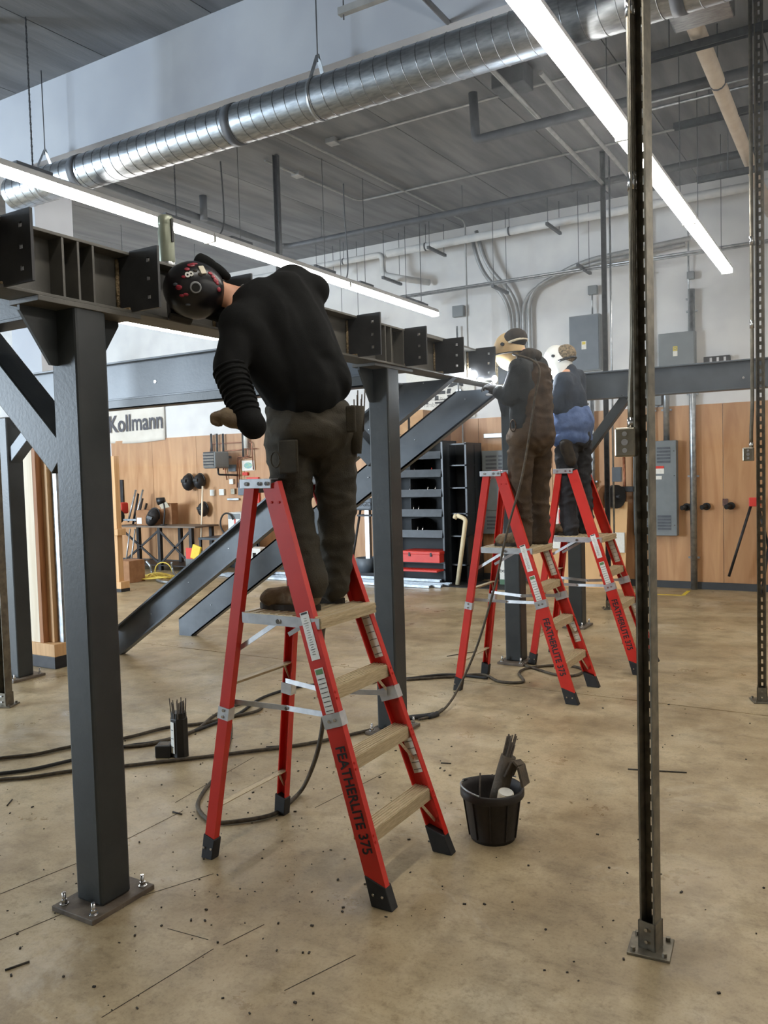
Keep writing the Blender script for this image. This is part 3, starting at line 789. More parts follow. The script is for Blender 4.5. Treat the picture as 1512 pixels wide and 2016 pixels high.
        for sg in (-1, 1):
            for zz in (-.015, -.04):
                k = rail_pt(FB, FT, zs + zz, sg) + V((.046, -sg * .012, 0)); MB().cyl(k, k + V((.004, 0, 0)), .006, n=8).build('rivet', 'red_fibre', so)
    for zs in (.245, .83):
        pa, pb = rail_pt(RB, RT, zs, -1), rail_pt(RB, RT, zs, 1)
        MB().box((pa.x - .02, pa.y + .01, zs - .004), (pa.x + .02, pb.y - .01, zs)).box((pa.x - .02, pa.y + .01, zs - .025), (pa.x - .016, pb.y - .01, zs)).build('rear_crossbar', 'step_alu', r)
    # platform
    pf = MB().box((-.265, -.226, 1.145), (.165, .226, 1.163)).build('platform', 'step_alu', r, bevel=.002)
    MB().box((-.265, -.23, 1.115), (.16, -.225, 1.16)).build('platform_side', 'alu', r)
    MB().box((-.265, .225, 1.115), (.16, .23, 1.16)).build('platform_side', 'alu', r)
    for k in range(4):
        MB().box((.16, -.226, 1.116 + k * .0115), (.169 - .003 * (k % 2), .226, 1.1275 + k * .0115)).build('nosing_rib', 'step_alu', r)
    MB().box((-.27, -.226, 1.12), (-.262, .226, 1.163)).build('platform_back', 'alu', r)
    for k in range(10):
        MB().box((-.25 + k * .041, -.22, 1.163), (-.235 + k * .041, .22, 1.166)).build('tread_rib', 'step_alu', pf)
    MB().box((-.245, -.19, 1.70), (-.235, .19, 1.745)).build('guard_bar', 'alu', r)
    # stickers and lettering on the near front rail, stickers on the inside of the far one
    def on_rail(sg, z, side, off=.0012):
        a = (rail_pt(FB, FT, 1.5, sg) - rail_pt(FB, FT, .2, sg)).normalized()
        nrm = V((0, side, 0)); return a, rail_pt(FB, FT, z, sg) + nrm * off
    a, c = on_rail(-1, .42, -1)
    text('lettering', 'FEATHERLITE 375', .068, 'ink', r, frame(c + V((0, -.0006, 0)), -a, V((a.z, 0, -a.x))), off=.0012, sx=.86)
    for (z0, z1, mt) in ((.985, 1.185, 'label_white'), (.765, .95, 'label_white')):
        a, c0 = on_rail(-1, z0, -1); a, c1 = on_rail(-1, z1, -1)
        u = V((a.z, 0, -a.x)); wd = .046
        lb = MB().sweep([(-wd / 2, 0), (wd / 2, 0), (wd / 2, -.001), (-wd / 2, -.001)], c0, c1, u, (0, 1, 0)).build('sticker', mt, r)
        if z0 < .97:
            for k in range(8):
                e = c0.lerp(c1, .06 + .1 * k); MB().bar(e - u * .018 + V((0, -.0015, 0)), e + u * .018 + V((0, -.0015, 0)), .002, .0025).build('print_line', 'ink', lb)
            e = c0.lerp(c1, .92); MB().obox(e + V((0, -.0015, 0)), (.038, .001, .022), Matrix((u, (0, 1, 0), a)).transposed()).build('print_block', 'label_green', lb)
        else:
            for k in range(16):
                e = c0.lerp(c1, .12 + .05 * k); q = .006 + .012 * random.random()
                MB().bar(e - u * q + V((0, -.0015, 0)), e + u * q * .7 + V((0, -.0015, 0)), .002, .002).build('print_line', 'ink' if k < 5 else 'grey_ink', lb)
            e = c0.lerp(c1, .97); MB().obox(e + V((0, -.0015, 0)), (.034, .001, .008), Matrix((u, (0, 1, 0), a)).transposed()).build('print_block', 'ink', lb)
    for (z0, z1) in ((.90, 1.11), (.36, .56)):
        a, c0 = on_rail(1, z0, -1, .0075); a, c1 = on_rail(1, z1, -1, .0075); u = V((a.z, 0, -a.x)); wd = .05
        lb = MB().sweep([(-wd / 2, 0), (wd / 2, 0), (wd / 2, -.001), (-wd / 2, -.001)], c0, c1, u, (0, 1, 0)).build('sticker', 'label_cream', r)
        for k in range(6):
            e = c0.lerp(c1, .08 + .16 * k); MB().bar(e - u * .02 + V((0, -.0015, 0)), e + u * .02 + V((0, -.0015, 0)), .002, .0025).build('print_line', 'ink', lb)
    return r
LADS = [((-2.18, 3.063), 'red platform ladder nearest the camera under the welder in the black shirt'),
        ((-2.385, 6.19), 'red platform ladder in the middle under the welder in brown overalls'),
        ((-2.15, 7.26), 'red platform ladder farthest away under the welder in the blue jacket')]
l0 = make_ladder()
for k, ((lx, ly), lb) in enumerate(LADS):
    r = l0 if k == 0 else copy_tree(l0)
    r.location = (lx, ly, 0); r['label'] = lb; r['group'] = 'red platform ladders'

# ------------------------------------------------------------------ welding leads on the floor
def lead(label, pix, r_=.0115, mat='cable', z=.0125, pts=None, ends=None):
    P_ = [at(a, b, Z=z) for a, b in pix] if pts is None else pts
    q = thing('welding_cable', label, 'cable', (P_[0].x, P_[0].y, 0), 'welding leads')
    MB().tube(smooth_path(P_, 8), r_, 8).build('lead', mat, q)
    for (i0, i1, rr) in (ends or []):
        MB().tube(smooth_path(P_, 8)[i0:i1], rr, 10).build('connector', 'rubber', q)
    return q
lead('welding cable, upper of the pair entering from the left edge', [(-60, 1508), (0, 1493), (70, 1485), (140, 1470), (245, 1453), (330, 1432), (400, 1424), (450, 1412), (505, 1400), (515, 1388), (490, 1383), (455, 1392), (420, 1410), (380, 1440), (300, 1464), (245, 1470)])
lead('black welding cable, lower of the three at the left edge', [(-60, 1532), (0, 1523), (60, 1515), (135, 1498), (245, 1470), (300, 1462), (350, 1450), (420, 1425), (470, 1405), (520, 1372), (600, 1350), (700, 1345), (800, 1336), (880, 1328), (960, 1335)], mat='cable_black')
lead('brown welding cable passing under the nearest ladder to the post', [(-60, 1545), (0, 1535), (60, 1530), (140, 1518), (245, 1508), (330, 1498), (420, 1488), (500, 1478), (580, 1468), (650, 1455), (740, 1434), (800, 1415), (850, 1408), (872, 1396)], ends=[(88, 98, .02)])
lead('welding cable looping around the rear foot of the nearest ladder', None, pts=[at(455, 1425, Z=.013), at(452, 1460, Z=.013), at(430, 1520, Z=.013), at(400, 1560, Z=.013), at(390, 1590, Z=.013), at(420, 1618, Z=.013), at(480, 1615, Z=.013), at(540, 1602, Z=.013), at(575, 1575, Z=.013), at(600, 1545, Z=.06)] + [at(625, 1480, Y=3.25), at(638, 1400, Y=3.25), at(640, 1300, Y=3.25), at(636, 1240, Y=3.3), V((-2.22, 3.32, 1.4))] )
lead('welding cable coiled on the floor under the middle ladder', [(800, 1338), (890, 1332), (950, 1328), (985, 1342), (1030, 1342), (1022, 1325), (1040, 1315), (1090, 1310), (1130, 1312), (1150, 1320), (1130, 1330), (1095, 1328), (1060, 1318), (1030, 1305), (1028, 1270)], mat='cable')
lead('welding lead hanging down the back of the welder in brown overalls', None, pts=[V((-2.36, 5.98, 2.66)), at(1060, 720, Y=5.95), at(1052, 790, Y=5.93), at(1040, 870, Y=5.93), at(1025, 950, Y=5.85), at(1000, 1040, Y=5.78), at(975, 1150, Y=5.72), at(940, 1270, Y=5.66), at(905, 1350, Y=5.6), at(880, 1390, Z=.05), at(855, 1408, Z=.014), at(825, 1416, Z=.014)], r_=.009, mat='cable', ends=[(78, 84, .02)])
lead('black lead hanging in front of the bent welder', None, pts=[V((-2.5, 3.12, 2.35)), at(523, 760, Y=3.1), at(528, 800, Y=3.1), at(530, 850, Y=3.12), at(545, 900, Y=3.18), V((-2.4, 3.25, 1.5)), V((-2.42, 3.3, 1.17))], r_=.008, mat='cable_black')

# ------------------------------------------------------------------ bucket with rods
bc = at(966, 1652, Z=0); BKX, BKY = bc.x, bc.y + .03
bk = thing('bucket', 'black rubber bucket on the floor beside the nearest ladder', 'bucket', (BKX, BKY, 0))
prof = [(0, .004), (.103, .004), (.106, .0), (.112, .02), (.138, .205), (.150, .208), (.154, .215), (.154, .243), (.149, .25), (.143, .248), (.138, .215), (.134, .2), (.104, .012), (0, .012)]
MB().lathe(prof, (BKX, BKY, 0), 36).build('pail', 'bucket_black', bk)
for k in range(10):
    q = 2 * PI * k / 10
    MB().bar((BKX + .1125 * math.cos(q), BKY + .1125 * math.sin(q), .02), (BKX + .138 * math.cos(q), BKY + .138 * math.sin(q), .205), .012, .004, (-math.sin(q), math.cos(q), 0)).build('rib', 'bucket_black', bk)
hp = [V((BKX + .152 * math.cos(t), BKY + .152 * math.sin(t), .252 + .012 * math.sin(2 * t))) for t in [PI * .35 + PI * 1.15 * j / 16 for j in range(17)]]
MB().tube(hp, .004, 6).build('wire_handle', 'galv', bk)
MB().tube(hp[6:10], .008, 8).build('handle_grip', 'black_plastic', bk)
gl = thing('welding_glove', 'worn leather glove draped over the bucket rim, stuffed with rods', 'glove', (BKX + .03, BKY, .1))
g0, g1 = V((BKX + .0, BKY - .02, .06)), V((BKX + .075, BKY + .035, .40))
MB().tube([g0, g0.lerp(g1, .4), g0.lerp(g1, .8), g1], .04, 10, rs=[.03, .042, .04, .036]).build('cuff', 'leather_glove', gl)
ff = [g0.lerp(g1, .72) + V((.025, 0, 0)), V((BKX + .115, BKY + .03, .385)), V((BKX + .14, BKY + .025, .365)), V((BKX + .165, BKY + .02, .275))]
fm = MB()
for k in range(3): fm.bar(ff[k], ff[k + 1], .085, .012, (0, .2, 1) if k < 2 else (1, 0, .2))
fm.build('flap', 'leather_glove', gl, bevel=.003)
for k in range(14):
    o_ = V((random.uniform(-.028, .028), random.uniform(-.028, .028), 0))
    q = MB().cyl(g0 + V((0, 0, .02)) + o_ * .6, g1 + (g1 - g0).normalized() * random.uniform(.05, .12) + o_, .0042, n=6).build('welding_rod', 'rod_flux')
    tag(q, 'flux coated rod in the bundle sticking out of the bucket glove', 'welding rod', 'rods in the bucket')
q = MB().cyl((BKX - .035, BKY - .09, .03), (BKX - .02, BKY - .09, .34), .0042, n=6).build('welding_rod', 'rod_flux'); tag(q, 'single thin rod standing upright at the front of the bucket', 'welding rod')
pk = thing('spool_can', 'white cylindrical can lying in the bucket by the glove', 'can', (BKX + .07, BKY - .04, .15))
MB().cyl((BKX + .06, BKY - .03, .12), (BKX + .095, BKY - .055, .255), .037, n=20).build('can_body', 'label_cream', pk)
MB().cyl((BKX + .095, BKY - .055, .255), (BKX + .0955, BKY - .0555, .258), .033, n=20).build('can_end', 'label_white', pk)

# rod canister and its lid
rc = at(355, 1488, Z=0)
cn = thing('rod_canister', 'tall black rod canister full of electrodes on the floor', 'canister', (rc.x, rc.y, 0))
hx = [(.06 * math.cos(q), .052 * math.sin(q)) for q in [PI / 8 + PI / 4 * k for k in range(8)]]
MB().sweep(hx, (rc.x, rc.y, 0), (rc.x, rc.y, .25), (1, 0, 0), (0, 1, 0)).build('tube', 'black_plastic', cn, bevel=.004)
MB().sweep([(a * .9, b * .9) for a, b in hx], (rc.x, rc.y, .25), (rc.x, rc.y, .285), (1, 0, 0), (0, 1, 0)).build('neck', 'black_plastic', cn)
n_ = V((-.2, -1, 0)).normalized(); sx_ = V((1, -.2, 0)).normalized()
lb = MB().obox(V((rc.x, rc.y, .13)) + n_ * .0515, (.034, .003, .2), Matrix((sx_, n_ * -1, (0, 0, 1))).transposed()).build('paper_label', 'label_white', cn)
for k in range(3):
    MB().obox(V((rc.x, rc.y, .07 + k * .055)) + n_ * .0535, (.024, .001, .004), Matrix((sx_, n_ * -1, (0, 0, 1))).transposed()).build('print_line', 'bluegrey', lb)
for k in range(22):
    a_ = random.uniform(0, 2 * PI); r_ = .04 * math.sqrt(random.random()); t_ = random.uniform(0, .03)
    p = V((rc.x + r_ * math.cos(a_), rc.y + r_ * math.sin(a_) * .85, .05))
    q = MB().cyl(p, p + V((math.cos(a_) * t_, math.sin(a_) * t_, random.uniform(.29, .325))), .0035, n=6).build('welding_rod', 'rod_flux')
    tag(q, 'welding electrode standing in the black rod canister', 'welding rod', 'rods in the canister')
cp_ = at(325, 1488, Z=0)
lid = thing('canister_lid', 'black canister lid lying open on the floor beside its canister', 'lid', (cp_.x, cp_.y, 0))
MB().obox((cp_.x, cp_.y, .04), (.1, .1, .08), Matrix.Rotation(.5, 3, 'Z')).build('cap', 'black_plastic', lid, bevel=.008)
MB().obox((cp_.x, cp_.y, .0805), (.062, .062, .001), Matrix.Rotation(.5, 3, 'Z')).build('cap_label', 'rusty_plate', lid)

# loose rods, stubs and grit on the floor
for (a, b, lb) in (((1236, 1514), (1352, 1521), 'long thin rod lying on the floor behind the near strut'),
                   ((14, 1586), (24, 1574), 'short rod stub on the floor at the left edge'),
                   ((10, 1910), (58, 1893), 'rusty rod stub in the bottom left corner'),
                   ((843, 1656), (878, 1661), 'rod stub on the floor by the front ladder foot'),
                   ((868, 1502), (888, 1503), 'tiny rod stub on the floor above the bucket'),
                   ((340, 1598), (358, 1603), 'bent stub on the floor left of the nearest ladder'),
                   ((524, 1470), (600, 1466), 'thin rod on the floor between the ladder legs'),
                   ((880, 1292), (940, 1282), 'rod on the floor left of the middle ladder')):
    q = MB().cyl(at(*a, Z=.004), at(*b, Z=.004), .004, n=6).build('rod_stub', 'debris_dark'); tag(q, lb, 'welding rod')
mb = MB()
for k in range(620):
    x_ = random.uniform(-4.6, .6); y_ = random.uniform(1.6, 6.5)
    if k < 260: x_ = random.gauss(-2.5, .8); y_ = random.gauss(2.9, .9)
    s_ = random.choice((.002, .003, .004, .005, .007)); a_ = random.uniform(0, PI)
    mb.obox((x_, y_, s_ * .4), (s_ * random.uniform(.8, 2.2), s_, s_ * .8), Matrix.Rotation(a_, 3, 'Z'))
tag(mb.build('slag_grit', 'debris_dark'), 'dark slag grit and spatter scattered over the concrete floor', 'debris', kind='stuff')
# scratches: thin scored lines in the concrete
mb = MB()
for (a, b) in (((0, 1760), (150, 1700)), ((150, 1703), (360, 1596)), ((260, 1770), (420, 1720)), ((200, 2003), (420, 1868)), ((0, 1850), (120, 1800)), ((345, 1580), (500, 1490)),
               ((330, 1828), (410, 1850)), ((0, 1545), (0, 1546)), ((440, 1860), (520, 1820)), ((560, 1950), (700, 1880)), ((120, 1330), (210, 1335)), ((620, 1590), (760, 1520))):
    p, q = at(*a, Z=.0008), at(*b, Z=.0008); mb.bar(p, q, .0022, .0012)
tag(mb.build('scored_lines', 'debris_dark'), 'fine dark scored layout lines on the concrete floor', 'floor marks', kind='stuff')
mb = MB().bar(at(1230, 1168, Z=.001), at(1345, 1172, Z=.001), .05, .002).bar(at(1345, 1172, Z=.001), at(1356, 1163, Z=.001), .05, .002)
tag(mb.build('floor_tape', 'label_yellow'), 'worn yellow tape corner on the floor by the back wall', 'tape')

# ------------------------------------------------------------------ pipes and conduits overhead
def pipe(name, label, pts, r_, mat, rad=.12, n=10, cat='pipe', rods=None, clips=0):
    pp = round_path(pts, rad) if len(pts) > 2 else [V(p) for p in pts]
    if not rods and not clips:
        return tag(MB().tube(pp, r_, n).build(name, mat), label, cat)
    lo = V(pts[0]); q = thing(name, label, cat, lo)
    MB().tube(pp, r_, n).build('run', mat, q)
    for p in (rods or []):
        MB().tube([V(p), V((p[0], p[1], CZ(p[1])))], .005, 5).build('hanger_rod', 'dark_pipe', q)
        MB().lathe([(r_ + .002, -.012), (r_ + .006, -.012), (r_ + .006, .012), (r_ + .002, .012)], p, 12, V(pts[1]) - V(pts[0])).build('clevis', 'dark_pipe', q)
    return q
Z1 = 5.25
a = at(513, 486, Z=Z1)
pipe('sprinkler_main', 'dark sprinkler main running across under the roof', [(-7.72, 6.2, Z1), (-7.72, 10.2, Z1), (X1, 10.2, Z1)], .045, 'dark_pipe', .25, 12,
     rods=[(-7.0, 10.2, Z1), (-4.7, 10.2, Z1), (-3.2, 10.2, Z1), (-1.9, 10.2, Z1), (-.8, 10.2, Z1)])
b = at(401, 430, Z=Z1 - .06)
pipe('sprinkler_drop', 'dark vertical pipe dropping beside the duct with a rounded end', [(-7.62, 8.35, CZ(8.35)), (-7.62, 8.35, Z1 - .06)], .05, 'dark_pipe', n=12)
pipe('sprinkler_branch', 'dark pipe with an elbow dropping from the roof at top centre', [(-3.36, 7.6, CZ(7.6)), at(937, 276, Y=7.6), at(937, 276, Y=7.6) + V((3.4, 0, 0))], .045, 'dark_pipe', .06, 12)
ZC_ = lambda y: CZ(y) - .03
def cpt(px, py, dz=.03):
    """Where a ceiling conduit runs: the pixel on the sloped roof."""
    y = 8.0
    for _ in range(12): y = at(px, py, Z=CZ(y) - dz).y
    return at(px, py, Z=CZ(y) - dz)
c1, c1b, c1c = cpt(600, 268), cpt(800, 380), cpt(884, 426)
xx = (c1.x + c1b.x + c1c.x) / 3
pipe('conduit', 'thin roof conduit running back through the small square box', [(xx, 6.6, ZC_(6.6)), (xx, c1b.y, ZC_(c1b.y)), (xx, 11.75, ZC_(11.75)), (xx, 11.75, 3.4)], .014, 'pipe_grey', .12, 8, cat='conduit')
c2, c2b = cpt(655, 279), cpt(975, 192); yy = (c2.y + c2b.y) / 2
pipe('conduit', 'thin roof conduit crossing right from the small square box', [(c2.x, yy, ZC_(yy)), (.5, yy, ZC_(yy))], .013, 'pipe_grey', .1, 8, cat='conduit')
c3, c3b, c3c = cpt(588, 345), cpt(700, 398), cpt(1135, 307)
pipe('conduit', 'thin roof conduit with a wide bend left of centre', [(c3.x, 7.75, ZC_(7.75)), (c3.x, c3b.y, ZC_(c3b.y)), (.5, c3b.y, ZC_(c3b.y))], .014, 'pipe_grey', .15, 8, cat='conduit')
for (c, lb) in ((c2, 'square roof box on the upper conduit'), (cpt(586, 344), 'square roof box on the conduit near the hung strut')):
    tag(MB().box((c.x - .06, c.y - .06, CZ(c.y) - .055), (c.x + .06, c.y + .06, CZ(c.y))).build('roof_box', 'pipe_grey', bevel=.004), lb, 'electrical box')
for (px_, ya, yb, r_, lb) in ((1015, 6.5, 10.4, .022, 'pale pipe running back between the two dark cross pipes'), (1130, 7.0, 10.1, .022, 'pale pipe running back just left of the bright light row')):
    p = at(px_, 185 if px_ < 1100 else 220, Z=5.2)
    pipe('pale_pipe', lb, [(p.x, ya, 5.2), (p.x, yb, 5.2)], r_, 'pipe_grey', n=8)
tag(MB().box((-3.0, 7.2, CZ(7.3) - .2), (-2.68, 7.45, CZ(7.3))).build('speaker_box', 'dark_pipe', bevel=.01), 'dark box hung under the roof beside the duct', 'box')
pipe('insulated_pipe', 'thick beige insulated pipe running back at upper right', [(-1.105, 5.6, 5.0), (-1.105, 11.9, 5.0)], .062, 'beige_pipe', n=14, rods=[(-1.105, 7.6, 5.0), (-1.105, 9.8, 5.0)])
for k, (y_, z_, lb) in enumerate(((6.6, 4.88, 'dark slotted strut rail hung across the upper right'), (8.4, 5.02, 'second dark strut rail hung behind the first at upper right'), (9.6, 4.86, 'third strut rail hung far back at upper right'))):
    q = thing('strut_rail', lb, 'rail', (.5, y_, z_))
    mb = MB(); hw = .03
    mb.box((-1.62, y_ - hw, z_ - hw), (3.6, y_ - hw + .005, z_ + hw)).box((-1.62, y_ + hw - .005, z_ - hw), (3.6, y_ + hw, z_ + hw)).box((-1.62, y_ - hw, z_ + hw - .005), (3.6, y_ + hw, z_ + hw))
    mb.build('channel', 'strut_dark', q)
    for xr in (-1.3, -.2, 1.2):
        MB().tube([(xr, y_, z_), (xr, y_, CZ(y_))], .006, 5).build('hanger_rod', 'dark_pipe', q)
for k in range(2):
    pipe('bright_conduit', ['upper', 'lower'][k] + ' of two shiny conduits side by side at upper right', [(-1.9, 7.95 + k * .16, 5.12), (3.6, 7.95 + k * .16, 5.12)], .014, 'galv', n=8, cat='conduit')
tag(MB().box((-1.2, 5.5, 4.86), (-.8, 6.3, 5.2)).build('branch_duct', 'duct_shell', bevel=.01), 'rectangular branch duct at the top right behind the round duct', 'duct')

# small runs around the duct
q = thing('strut_rail', 'short grey strut hung by a rod before the white beam at the top', 'rail', at(670, 28, Y=4.3))
p = at(668, 22, Y=4.3); MB().box((p.x, 4.28, p.z - .03), (p.x + 1.6, 4.32, p.z + .012)).build('channel', 'pipe_grey', q); MB().tube([(p.x + .03, 4.3, p.z - .06), (p.x + .03, 4.3, CZ(4.3))], .005, 5).build('rod', 'dark_pipe', q)
p = at(880, 42, Y=4.98)
pipe('beam_conduit', 'dark conduit running up to the white beam above the duct', [(p.x, 2.2, p.z), (p.x, 4.995, p.z)], .018, 'dark_pipe', n=8, cat='conduit')
for (pl, lb) in (([(434, 318), (438, 370), (441, 425), (438, 452), (428, 466), (418, 470)], 'thin feed cable hanging to the light row left of the welder'), ([(676, 362), (678, 420), (684, 500), (684, 540), (676, 556), (668, 556)], 'thin feed cable hanging to the light row right of the welder')):
    tag(MB().tube(smooth_path([at(a, b, X=-5.6) for a, b in pl], 5), .008, 6).build('feed_cable', 'dark_pipe'), lb, 'cable')

# pipework along the back wall
wp = [(-13.0, 11.75, 5.36), (-6.85, 11.75, 5.36)]
q = pipe('white_pipe', 'thick white insulated pipe along the back wall with a stepped bend', [(-9.6, 11.7, 5.33), (-6.84, 11.7, 5.33), (-6.84, 11.7, 5.0), (-6.45, 11.7, 4.88), (-6.2, 12.1, 4.86)], .05, 'insulation', .1, 12,
         rods=[(-9.0, 11.7, 5.33), (-7.6, 11.7, 5.33)])
q = pipe('white_pipe', 'upper white insulated pipe along the back wall to the right', [(-6.7, 11.62, 5.30), (X1 - .3, 11.62, 5.30)], .06, 'insulation', .1, 12, rods=[(-6.0, 11.62, 5.3), (-4.6, 11.62, 5.3), (-3.2, 11.62, 5.3)])
for k in range(2):
    pipe('wall_conduit', ['nearer', 'farther'][k] + ' of the conduit pair on hung trapezes along the back wall', [(-6.5, 11.5 + k * .12, 4.56), (X1 - .3, 11.5 + k * .12, 4.56)], .016, 'galv', n=8, cat='conduit')
for k, (px_, py_, lb) in enumerate(((640, 530, 'left end of the white pipe'), (772, 553, 'bend of the white pipe'), (860, 495, 'middle of the upper white pipe'), (1090, 450, 'right part of the upper white pipe'),
                                    (815, 592, 'left end of the conduit pair'), (985, 570, 'middle of the conduit pair'), (1150, 530, 'right part of the conduit pair'), (690, 630, 'low rail behind the light row'))):
    p = at(px_, py_, Y=11.55)
    t = thing('trapeze_hanger', 'short strut trapeze on rods under the ' + lb if k < 7 else 'short strut trapeze hung low behind the light row', 'hanger', p)
    MB().box((p.x - .02, p.y - .3, p.z - .02), (p.x + .02, p.y + .3, p.z + .02)).build('strut', 'strut_dark', t)
    for sy in (-.25, .25):
        MB().tube([(p.x, p.y + sy, p.z), (p.x, p.y + sy, CZ(p.y + sy))], .005, 5).build('rod', 'dark_pipe', t)
for k, px_ in enumerate((1005, 1020, 1031, 1042)):
    p = at(px_, 640, Y=12.12); zt = 4.35 + .05 * k
    pts = [(p.x, 12.12, 2.05), (p.x, 12.12, zt), (p.x + (.9 if k > 1 else -.45), 12.05 - .09 * (k % 2), zt + (.28 if k > 1 else .55)), (p.x + (2.4 if k > 1 else -.6), 12.05 - .09 * (k % 2), zt + (.36 if k > 1 else 1.1))]
    pipe('riser_conduit', ['first', 'second', 'third', 'fourth'][k] + ' from the left of the four conduits rising behind the tan hood', pts, .032, 'pipe_grey', .3, 10, cat='conduit')
def wbox(name, label, px0, py0, px1, py1, depth, mat, cat, Y=None):
    a, b = at(px0, py0, Y=Y or WALLY - .02 - depth), at(px1, py1, Y=Y or WALLY - .02 - depth)
    q = thing(name, label, cat, ((a.x + b.x) / 2, WALLY - .02 - depth / 2, min(a.z, b.z)))
    y1 = WALLY - .024; y0 = y1 - depth
    x0, x1, z0, z1 = min(a.x, b.x), max(a.x, b.x), min(a.z, b.z), max(a.z, b.z)
    MB().box((x0, y0, z0), (x1, y1, z1)).build('case', mat, q, bevel=.006)
    return q, x0, x1, z0, z1, y0
def louvres(q, x0, x1, z0, z1, y, n_, mat='dark_pipe'):
    for k in range(n_):
        for (u0, u1) in ((0, .46), (.54, 1)):
            zz = z0 + (z1 - z0) * (k + .5) / n_
            MB().box((x0 + (x1 - x0) * u0, y - .006, zz - .018), (x0 + (x1 - x0) * u1, y + .002, zz + .012)).build('louvre', mat, q)
q, x0, x1, z0, z1, y0 = wbox('load_centre', 'tall grey electrical panel left of the brown overalls', 948, 888, 1012, 1052, .14, 'grey_panel', 'electrical panel')
louvres(q, x0 + .07, x1 - .05, z1 - .3, z1 - .06, y0, 4); louvres(q, x0 + .07, x1 - .05, z0 + .07, z0 + .3, y0, 4)
MB().box((x0 + .09, y0 - .012, z0 + .38), (x1 - .04, y0, z1 - .36)).build('door', 'grey_panel', q, bevel=.004)
MB().box((x0 + .17, y0 - .004, z1 - .36), (x0 + .36, y0, z1 - .31)).build('warning_label', 'label_red', q)
MB().box((x0 + .12, y0 - .02, z1 - .46), (x0 + .16, y0 - .012, z1 - .39)).build('latch', 'label_white', q)
q, x0, x1, z0, z1, y0 = wbox('load_centre', 'tall grey electrical panel with red label right of the near strut', 1246, 870, 1333, 1055, .14, 'grey_panel', 'electrical panel')
louvres(q, x0 + .12, x1 - .08, z1 - .32, z1 - .08, y0, 5); louvres(q, x0 + .12, x1 - .08, z0 + .08, z0 + .3, y0, 5)
lx = at(1283, 920, Y=y0).x
MB().box((lx, y0 - .004, z1 - .47), (lx + .17, y0, z1 - .36)).build('warning_label', 'label_white', q)
MB().box((lx, y0 - .006, z1 - .395), (lx + .17, y0 - .001, z1 - .36)).build('label_header', 'label_red', q)
MB().box((lx + .04, y0 - .006, z1 - .55), (lx + .14, y0, z1 - .5)).build('small_label', 'label_white', q)
for zz in (z0 + .15, z1 - .5, z1 - .15): MB().cyl((x1 - .03, y0, zz), (x1 - .03, y0 - .006, zz), .008, n=8).build('screw', 'chrome', q)
q, x0, x1, z0, z1, y0 = wbox('disconnect_box', 'large dark grey wall box high on the wall above the farthest welder', 1120, 624, 1182, 728, .12, 'grey_panel', 'electrical box')
MB().box((x0 + .015, y0 - .012, z0 + .015), (x1 - .015, y0, z1 - .015)).build('cover', 'bluegrey', q, bevel=.004)
MB().box((x0 + .19, y0 - .015, z0 + .32), (x0 + .26, y0 - .012, z0 + .44)).build('label', 'label_white', q)
MB().box((x0 + .2, y0 - .017, z0 + .39), (x0 + .25, y0 - .015, z0 + .43)).build('emblem', 'label_yellow', q)
q, x0, x1, z0, z1, y0 = wbox('disconnect_box', 'square grey wall box above the right cross beam', 1296, 658, 1369, 722, .12, 'grey_panel', 'electrical box')
MB().box((x0 + .012, y0 - .012, z0), (x1 - .012, y0, z1 - .012)).build('cover', 'grey_panel', q, bevel=.004)
MB().box((x0 + .2, y0 - .015, z0 + .17), (x0 + .26, y0 - .012, z0 + .24)).build('label', 'label_white', q)
em_ = MB(); e0, e1 = x0 + .2, x0 + .26
MB().box((e0, y0 - .015, z0 + .245), (e1, y0 - .012, z0 + .305)).build('emblem_ground', 'label_yellow', q)
MB().box((e0 + .012, y0 - .017, z0 + .257), (e1 - .012, y0 - .015, z0 + .293)).build('emblem_square', 'grey_panel', q)
MB().box((e0 + .02, y0 - .019, z0 + .265), (e1 - .02, y0 - .017, z0 + .285)).build('emblem_core', 'label_yellow', q)
q, x0, x1, z0, z1, y0 = wbox('wireway_box', 'flat grey box under the right cross beam', 1250, 735, 1302, 797, .1, 'grey_panel', 'electrical box')
q, x0, x1, z0, z1, y0 = wbox('dark_case', 'small black case on the wall at the right edge above the beam', 1385, 703, 1437, 716, .1, 'black_plastic', 'case')
for k in range(3): MB().box((x0 + .08 + k * .09, y0 - .004, z0 + .03), (x0 + .11 + k * .09, y0, z1 - .02)).build('glint', 'alu', q)
def vcond(label, px_, py_, z0, z1, r_, mat='galv', Y=12.12, n=10):
    p = at(px_, py_, Y=Y); q = thing('vertical_conduit', label, 'conduit', (p.x, Y, z0))
    MB().tube([(p.x, Y, z0), (p.x, Y, z1)], r_, n).build('run', mat, q)
    z = z0 + .45
    while z < z1 - .1:
        MB().box((p.x - r_ - .03, Y, z - .012), (p.x + r_ + .03, Y + .05, z + .012)).build('clamp', 'galv', q); z += 1.15
    return q
vcond('thick galvanised conduit from floor to beam on the plywood at right', 1365, 970, 0, 4.2, .045, n=14)
vcond('thick conduit entering the top of the red labelled panel', 1312, 830, 2.1, 3.6, .042, n=14)
vcond('thin conduit entering the top of the red labelled panel', 1285, 830, 2.1, 2.66, .014)
vcond('thin conduit above the square grey wall box', 1356, 600, 3.62, 5.4, .012)
vcond('thin conduit running up beside the near strut', 1278, 600, 2.9, 5.4, .02, 'insulation')
vcond('galvanised conduit seen right of the farthest welder', 1167, 880, 1.1, 2.8, .03)
vcond('thin conduit up the wall left of the tan hood', 900, 660, 2.62, 4.1, .014)
vcond('thin conduit above the large dark grey wall box', 1166, 600, 4.02, 4.4, .012)
vcond('thin conduit along the plywood right of the parts shelf', 912, 900, .3, 2.55, .012, 'pipe_grey')
